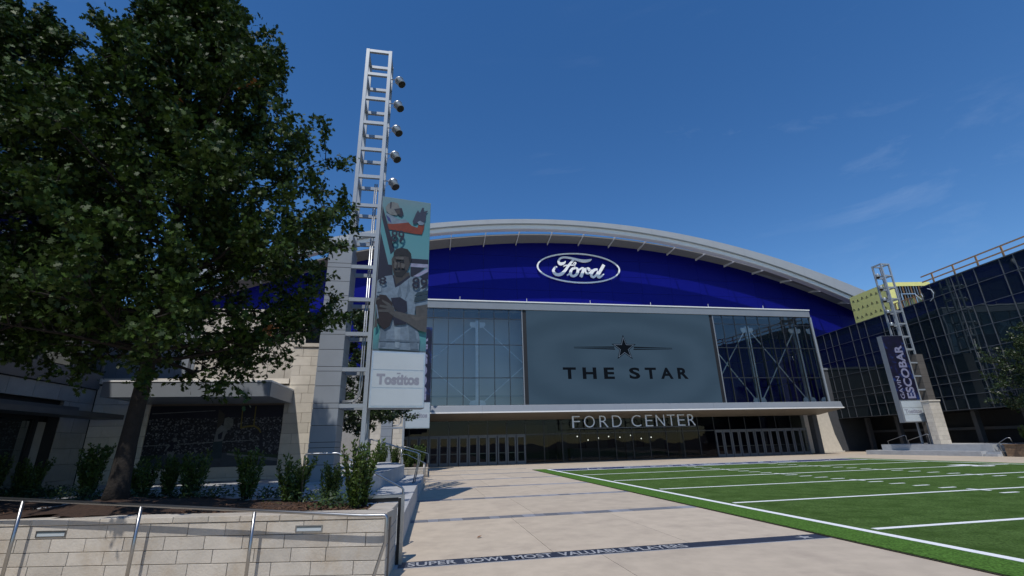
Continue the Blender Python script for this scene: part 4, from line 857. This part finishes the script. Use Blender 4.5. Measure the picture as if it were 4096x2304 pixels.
rail('nearer of two steel stair rails at the far end of low ledge', [[(-.29, 18.4, .56), (-.20, 18.4, .95), (-.13, 18.4, 1.3), (-.13, 18.4, 1.56), (-.16, 18.4, 1.60), (-1.82, 18.4, 2.10), (-2.20, 18.4, 2.11), (-2.22, 18.4, 2.08), (-2.2, 18.4, .9)]], [[(-1.86, 18.4, 2.08), (-1.84, 18.4, .98)]])
rail('farther of two steel stair rails at the far end of low ledge', [[(-.25, 20.1, .44), (-.16, 20.1, .9), (-.075, 20.1, 1.3), (-.075, 20.1, 1.5), (-.1, 20.1, 1.54), (-1.8, 20.1, 2.09)]], [])
rail('handrail beside the far planter, dark base post', [[(-1.09, 27, .95), (-1.09, 27, 1.40), (-1.05, 27, 1.42), (-.79, 27, 1.40), (.17, 27, .95), (.20, 27, .92), (.20, 27, .0)]], [[(.13, 27, .94), (.13, 27, 0)]])
rail('farthest stair rail in front of the arena doors', [[(-1.24, 30, 1.79), (-.94, 30, 1.78), (.36, 30, 1.37), (.39, 30, 1.34), (.38, 30, .9), (.30, 30, .62)]], [[(-1.2, 30, 1.78), (-1.2, 30, .55)]])
p2 = thing('stone_planter', 'far limestone planter with small shrubs before the arena doors', 'planter', (-1.2, 33, 0))
MB().prism([(.36, 30.8), (.48, 37.5), (-3.2, 40.5), (-3.2, 31.4)], -.04, .50).build('wall_core', 'mortar', p2)
for k in range(3):
    n = 6; a, b = Vector((-3.2, 31.4, 0)), Vector((.38, 30.76, 0)); ex = (b-a).normalized(); M = Matrix((ex, Vector((-ex.y, ex.x, 0)), Vector((0,0,1)))).transposed().to_4x4(); M.translation = a
    for i in range(n): MB().cbox((b-a).length*i/n+.004, (b-a).length*(i+1)/n-.004, 0, .06, .165*k+.004, .165*(k+1)-.004, .004, M).build('stone_block', 'planter_stone', p2)
MB().cbox(0, 3.64, -.02, .3, .5, .58, .005, M).build('coping_stone', 'planter_stone', p2)
MB().prism([(.30, 31.1), (.42, 37.3), (-3.1, 40.2), (-3.1, 31.7)], .5, .56).build('soil', 'soil', p2)
sl = box('sign_plate', 'lens', -1.5, -1.1, 30.98, 31.0, .38, .44, p2)
pv = thing('stone_pier', 'pale stone pier beyond the small tree', 'pier', (-2.6, 41, 0))
box('wall_core', 'mortar', -4.2, -1.6, 41.06, 42, 0, 5.2, pv)
courses(pv, 'limestone', -4.2, -1.6, 0, 5.2, .4, .9, 41, 41.07, seed=15)

# ================================================================== RIGHT PLATFORM
pf = thing('stepped_platform', 'grey concrete stepped platform beneath the purple banner tower', 'platform', (43, 34, 0))
MB().prism([(41.35, 40), (41.85, 30.6), (46.5, 30.6), (47.6, 40)], -.04, .36).build('lower_ledge', 'grey_concrete', pf)
MB().prism([(42.15, 39), (42.55, 30.2), (46.5, 30.2), (47.3, 39)], .36, .86).build('upper_ledge', 'grey_concrete', pf)
for k in range(2): MB().prism([(41.95+.35*k, 30.55), (42.0+.35*k, 29.65), (44, 29.65), (44, 30.55)], .17*k-.04*(k == 0), .17*(k+1)).build('step', 'grey_concrete', pf)
rail('slim rail standing on the platform nearest the arena', [[(42.3, 38.3, .4), (42.2, 38.3, 1.15), (42.4, 36.75, 1.63), (42.5, 36.7, 1.6), (42.5, 36.7, .86)]], [], .025)
rail('slim rail on the platform in front of the banner tower', [[(42.35, 36.4, .4), (42.25, 36.4, 1.2), (42.5, 34.8, 1.70), (42.55, 34.75, 1.66), (42.55, 34.75, .86)]], [], .025)
rail('short stair rail between platform and brown planter', [[(42.5, 29.55, .0), (42.35, 29.6, .95), (42.6, 29.15, 1.30), (42.7, 29.0, 1.30), (42.75, 28.95, .86)]], [], .025)
pr = thing('stone_pier', 'pale stone pier with coping beside the purple banner tower', 'pier', (42.9, 34.4, .86))
box('wall_core', 'mortar', 42.5, 43.5, 33.87, 34.4, .86, 4.35, pr)
courses(pr, 'limestone', 42.44, 43.55, .87, 4.33, .35, .75, 33.8, 33.88, seed=21)
courses(pr, 'limestone', 33.88, 34.42, .87, 4.33, .35, .75, 0, .06, Matrix(((0, 1, 0, 42.43), (1, 0, 0, 0), (0, 0, 1, 0), (0, 0, 0, 1))), seed=22)
box('coping', 'limestone', 42.38, 43.6, 33.74, 34.46, 4.345, 4.47, pr)
bp = thing('brick_planter', 'brown planter box at the right edge of the platform', 'planter', (43, 28, 0))
box('wall_core', 'mortar', 42.46, 47, 20, 29.3, -.04, .78, bp)
courses(bp, 'brown_brick', 20, 29.35, 0, .8, .2, .6, 0, .06, Matrix(((0, 1, 0, 42.4), (1, 0, 0, 0), (0, 0, 1, 0), (0, 0, 0, 1))), seed=31, name='brick')
box('coping', 'brown_brick', 42.35, 47, 19.9, 29.4, .805, .87, bp)
box('soil', 'soil', 42.6, 46.9, 20.1, 29.2, .871, .89, bp)
# ================================================================== VEGETATION
OAK = np.array([(0,0),(.07,.16),(.30,.20),(.14,.34),(.40,.52),(.17,.58),(.26,.82),(.08,.80),(0,1.),(-.08,.80),(-.26,.82),(-.17,.58),(-.40,.52),(-.14,.34),(-.30,.20),(-.07,.16)])
OVAL = np.array([(0,0),(.20,.30),(.19,.65),(0,1.),(-.19,.65),(-.20,.30)])
def leaves_mesh(name, P, D, S, tpl, m, seed=0, fold=.15, up=.6):
    """P points, D growth directions, S sizes: one flat lobed leaf each"""
    r = np.random.default_rng(seed); n = len(P); k = len(tpl)
    D = D/np.linalg.norm(D, axis=1)[:, None]
    nrm = r.normal(size=(n, 3)); nrm /= np.linalg.norm(nrm, axis=1)[:, None]; nrm = nrm*(1-up)+np.array([0, 0, 1.])*up
    X = np.cross(D, nrm); X /= np.linalg.norm(X, axis=1)[:, None]+1e-9; Z = np.cross(X, D)
    x = tpl[:, 0]; y = tpl[:, 1]
    bend = -fold*(y**2)
    V = P[:, None, :]+S[:, None, None]*(x[None, :, None]*X[:, None, :]+y[None, :, None]*D[:, None, :]+(bend+np.abs(x)*.25)[None, :, None]*Z[:, None, :])
    V = V.reshape(-1, 3); c = (V.min(0)+V.max(0))/2
    me = bpy.data.meshes.new(name); me.vertices.add(n*k); me.vertices.foreach_set('co', (V-c).ravel())
    me.loops.add(n*k); me.loops.foreach_set('vertex_index', np.arange(n*k))
    me.polygons.add(n); me.polygons.foreach_set('loop_start', np.arange(n)*k); me.polygons.foreach_set('loop_total', np.full(n, k))
    me.materials.append(MATS[m]); me.update(calc_edges=True); me.validate()
    return me, c
def rvec(r, s=1.): v = Vector((r.gauss(0, 1), r.gauss(0, 1), r.gauss(0, 1))); return v.normalized()*s
def make_tree(label, base, H, z0, radius, n_limb, seed, tr, nleaf, lsize, tpl=OAK, lm='oak_leaf', lean=(0, 0), low=3, dry=0, sub=9, spread=.36, upf=.42, front=0.):
    r = random.Random(seed); base = Vector(base)
    t = thing('oak_tree' if tpl is OAK else 'leafy_tree', label, 'tree', tuple(base))
    wood = MB(); axis = []
    for i in range(13):
        f = i/12; axis.append(base+Vector((lean[0]*f+.10*math.sin(f*7+seed), lean[1]*f+.10*math.cos(f*6+seed), (H*.97-base.z)*f)))
    rs = [tr*(1.32 if i == 0 else 1.0)*(1-.93*(i/12)**.9) for i in range(13)]
    ax2 = [axis[0]-Vector((0, 0, .1)), axis[0]+Vector((0, 0, .25))]+axis[1:]
    wood.tube(ax2, [tr*1.45, tr*1.08]+rs[1:], 10)
    P, D, TW = [], [], []
    def at(z):
        f = (z-base.z)/(H*.97-base.z)*12; i = max(0, min(11, int(f))); return axis[i].lerp(axis[i+1], f-i)
    def twig(p, d, l, rr, depth):
        pts = [p]; q = p.copy(); dd = d.normalized()
        n = 4
        for i in range(n):
            dd = (dd+rvec(r, .16)+Vector((0, 0, .05))).normalized(); q = q+dd*l/n; pts.append(q.copy())
        wood.tube(pts, [rr*(1-.8*i/n) for i in range(n+1)], 5 if depth else 6, False)
        return pts
    az = r.random()*6
    for i in range(n_limb):
        f = (i+.5)/n_limb; az += 2.39996+r.uniform(-.35, .35)
        R = radius(f)*r.uniform(.78, 1.08)*(1-front*max(0, -math.sin(az))); el = rad(8+40*f+r.uniform(-8, 14))
        ztip = z0+(H-z0)*f+r.uniform(-.4, .4)*min(1, f*5)+.25*(f < .08); z = max(z0-.15+.3*r.random(), ztip-R*math.tan(el)*.8); p = at(min(z, H*.93))
        tip = at(min(ztip, H*.96))+Vector((math.cos(az)*R, math.sin(az)*R, 0)); tip.z = ztip
        d = (tip-p).normalized(); L = max(.5, (tip-p).length)
        pts = [p]; q = p.copy(); dd = d.copy(); n = 6
        for k in range(n):
            dd = (d*.75+dd*.25+rvec(r, .14)+Vector((0, 0, .16*(k/n-.5)))).normalized(); q = q+dd*L/n; pts.append(q.copy())
        rb = tr*.30*(1-.62*f)
        wood.tube(pts, [rb*(1-.85*k/n) for k in range(n+1)], 6, False)
        for k in range(sub):
            u = .16+.84*(k+r.random())/sub; j = min(n-1, int(u*n)); s0 = pts[j].lerp(pts[j+1], u*n-j)
            ld_ = (pts[j+1]-pts[j]).normalized(); dd = (ld_*.75+rvec(r, .85)+Vector((0, 0, .22))).normalized()
            l2 = L*spread*r.uniform(.6, 1.15)*(1.15-.5*u)+.25
            p2_ = twig(s0, dd, l2, rb*.32, 0); TW.append((p2_[2], p2_[3]-p2_[2])); TW.append((p2_[4], p2_[4]-p2_[3]))
            for e in range(4):
                u2 = .35+.65*(e+r.random())/4; j2 = min(3, int(u2*4)); s1 = p2_[j2].lerp(p2_[j2+1], u2*4-j2)
                p3_ = twig(s1, ((p2_[j2+1]-p2_[j2]).normalized()*.6+rvec(r, .8)+Vector((0, 0, .15))), l2*.42*r.uniform(.6, 1.2), rb*.12, 1)
                TW.append((p3_[4], p3_[4]-p3_[3])); TW.append((p3_[2], p3_[3]-p3_[2]))
        TW.append((pts[-1], dd))
    for k in range(5): TW.append((axis[-1]+rvec(r, .25), Vector((0, 0, 1))))
    tw = wood.build('trunk', 'bark', t, True)
    g = np.random.default_rng(seed); m = len(TW); per = max(3, int(nleaf/m))
    TP = np.array([tuple(a) for a, b in TW]); TD = np.array([tuple(b.normalized()) if b.length > 1e-6 else (0, 0, 1) for a, b in TW])
    idx = np.repeat(np.arange(m), per); N = len(idx)
    Pn = TP[idx]+g.normal(size=(N, 3))*.05-TD[idx]*(g.random((N, 1))*.34)
    Dn = TD[idx]*.55+g.normal(size=(N, 3))*.75; Dn[:, 2] -= .10
    S = lsize*g.uniform(.65, 1.2, N)
    keep = np.ones(N, bool)
    if dry:
        cl = g.choice(m, dry, replace=False); dr = np.isin(idx, cl); me, c = leaves_mesh('dry_leaves', Pn[dr], Dn[dr], S[dr], tpl, 'dry_leaf', seed+1); o = link('dry_leaves', me, c, t); keep = ~dr
    me, c = leaves_mesh('crown', Pn[keep], Dn[keep], S[keep], tpl, lm, seed, .15, upf)
    link('crown', me, c, t)
    return t
def prof(*kv):
    xs, ys = zip(*kv); return lambda f: float(np.interp(f, xs, ys))
oak_r = prof((0, 3.2), (.12, 3.5), (.35, 3.45), (.5, 3.2), (.62, 2.55), (.8, 1.7), (.95, .7), (1, .3))
make_tree('large dark oak with spreading crown in the planter beside the tower', (-5.09, 9.9, 1.09), 13.0, 3.62, oak_r, 96, 11, .155, 105000, .124, lean=(-.5, .1), front=.26, dry=6, sub=9, spread=.30)
make_tree('second oak at the left edge of the view behind the large one', (-8.95, 10.1, .9), 11.6, 3.9, prof((0, 2.2), (.2, 2.7), (.5, 2.5), (.8, 1.4), (1, .35)), 50, 23, .16, 46000, .124, lean=(-.2, 0), spread=.30)
make_tree('small tree showing under the teal banner and through the lattice tower', (-3.05, 25.4, .8), 8.9, 2.6, prof((0, 1.7), (.15, 2.3), (.45, 2.2), (.8, 1.2), (1, .3)), 36, 31, .12, 27000, .17, OVAL, 'oak_leaf_dull', sub=7, spread=.34)
make_tree('round leafy tree standing in the brown planter at the right edge', (45.2, 26.3, .85), 9.4, 2.7, prof((0, 2.6), (.2, 3.9), (.5, 3.9), (.75, 3.0), (1, .6)), 50, 37, .15, 36000, .17, OVAL, 'oak_leaf_dull', sub=8, spread=.34)

def shrub_mesh(seed, h, stems, spread, leaf, dens):
    r = random.Random(seed); g = np.random.default_rng(seed); wood = MB(); P, D = [], []
    for k in range(stems):
        a = r.uniform(0, 6.28); rr = r.uniform(0, .10); p = Vector((math.cos(a)*rr, math.sin(a)*rr, -.03)); tilt = r.uniform(.05, 1)*spread
        d = Vector((math.cos(a)*tilt, math.sin(a)*tilt, 1)).normalized(); L = h*r.uniform(.55, 1.05); pts = [p]; n = 6
        for i in range(n):
            d = (d+rvec(r, .09)+Vector((0, 0, .06))).normalized(); p = p+d*L/n; pts.append(p.copy())
        wood.tube(pts, [.009*(1-.75*i/n) for i in range(n+1)], 4, False)
        for q in range(int(dens*L)):
            u = .08+.92*r.random(); j = min(n-1, int(u*n)); P.append(tuple(pts[j].lerp(pts[j+1], u*n-j)+rvec(r, .030))); dd = (pts[j+1]-pts[j]).normalized()*.8+rvec(r, .75); D.append(tuple(dd))
    P, D = np.array(P), np.array(D); S = leaf*g.uniform(.7, 1.25, len(P))
    me, c = leaves_mesh('foliage', P, D, S, OVAL, 'shrub_leaf', seed, .1, .35)
    a = np.array(wood.v); c2 = (a.min(0)+a.max(0))/2; mw = bpy.data.meshes.new('stems'); mw.from_pydata([tuple(q) for q in a-c2], [], wood.f); mw.materials.append(MATS['bark'])
    return (me, Vector(c)), (mw, Vector(c2))
KINDS = [shrub_mesh(3, .95, 26, .34, .062, 130), shrub_mesh(5, .82, 30, .50, .058, 120), shrub_mesh(7, 1.05, 22, .24, .062, 140)]
def shrub(label, p, kind, sc=1., rz=0., group='shrubs in the planter'):
    t = thing('shrub', label, 'shrub', p, group); t.rotation_euler.z = rz; t.scale = (sc*1.08, sc*1.08, sc*1.02)
    for (me, c), nm in zip(KINDS[kind], ('foliage', 'stems')):
        o = bpy.data.objects.new(nm, me); COL.objects.link(o); o.parent = t; o.location = c
for lab, p, k, sc, rz in (
    ('bright upright shrub at the planter corner beside the end frame', (-1.03, 8.72, .9), 2, 1.03, .3),
    ('dark leaning shrub behind the stair rail, just left of corner shrub', (-1.75, 10.6, .9), 1, .85, 1.),
    ('broad sunlit shrub in front of the pale stone pier', (-2.45, 10.35, .9), 1, 1.05, 2.2),
    ('narrow sunlit shrub in front of the mural goalpost', (-3.55, 11.4, .9), 2, .95, 3.9),
    ('wide dark shrub before the mural player', (-5.25, 12.9, .9), 1, 1.2, 4.6),
    ('dark shrub low before the mural centre, between its neighbours', (-5.85, 13.2, .9), 0, .95, .8),
    ('shaded shrub just right of the oak trunk', (-6.28, 12.9, .9), 1, 1.05, 5.2),
    ('tall silhouetted shrub left of the oak trunk against pale stone', (-8.05, 14.1, .9), 0, 1.28, 1.7),
    ('dim shrub before the dark shopfront', (-10.1, 15.2, .9), 1, 1.1, 2.9),
    ('half cut-off green shrub at the left edge of the photo', (-11.0, 15.4, .9), 2, 1.0, 4.1)):
    shrub(lab, p, k, sc, rz)
for lab, p, k, sc in (('small shrub leftmost in the far planter', (-2.55, 33.2, .55), 0, 1.55), ('small shrub second from the left in the far planter', (-1.65, 32.6, .55), 2, 1.3), ('small shrub behind the far handrail post', (-.75, 32.0, .55), 1, 1.6), ('small yellow-green shrub rightmost in the far planter', (-.12, 31.6, .55), 0, 1.45)):
    shrub(lab, p, k, sc, sc*3, 'shrubs in the far planter')
shrub('light green shrub in the brown planter by the short rail', (43.3, 28.2, .88), 1, 1.6, 1.2, 'shrubs in the brown planter')
shrub('small green shrub at the very right of brown planter', (43.2, 26.6, .88), 0, 1.3, 2.2, 'shrubs in the brown planter')
# low dark ground cover between the shrubs
g = np.random.default_rng(9); n = 5200; r = random.Random(9)
cx = [(-8.6, 13.9), (-9.6, 14.6), (-7.2, 12.6), (-5.0, 12.2), (-4.3, 11.9), (-3.0, 11.1), (-1.35, 9.15), (-2.0, 10.2), (-10.6, 14.9), (-9.0, 14.2), (-6.2, 12.4), (-11.4, 14.5), (-8.9, 10.6)]
ci = g.integers(0, len(cx), n); P = np.array(cx)[ci]+g.normal(size=(n, 2))*.27; P = np.column_stack([P, .90+np.abs(g.normal(size=n))*.10])
D = g.normal(size=(n, 3)); D[:, 2] = np.abs(D[:, 2])*.6
me, c = leaves_mesh('ground_cover', P, D, .075*g.uniform(.7, 1.3, n), OVAL, 'cover_leaf', 9, .1, .6)
gc = stuff(link('ground_cover', me, c)); gc['label'] = 'low dark leafy ground cover between the planter shrubs'; gc['category'] = 'ground cover'
# dropped leaves and litter on the paving
for lab, p, m_, s_ in (('single brown dry leaf lying on the paving near the low ledge', (1.18, 10.75), 'dry_leaf', .13), ('tiny red scrap lying on paving beside the turf edge', (8.1, 6.9), 'print_orange', .06)):
    me, c = leaves_mesh('fallen_leaf', np.array([(p[0], p[1], .012)]), np.array([(.8, .5, .08)]), np.array([s_]), OAK, m_, 1, -.15, .95)
    tag(link('fallen_leaf' if m_ == 'dry_leaf' else 'litter_scrap', me, c), lab, 'leaf' if m_ == 'dry_leaf' else 'litter')
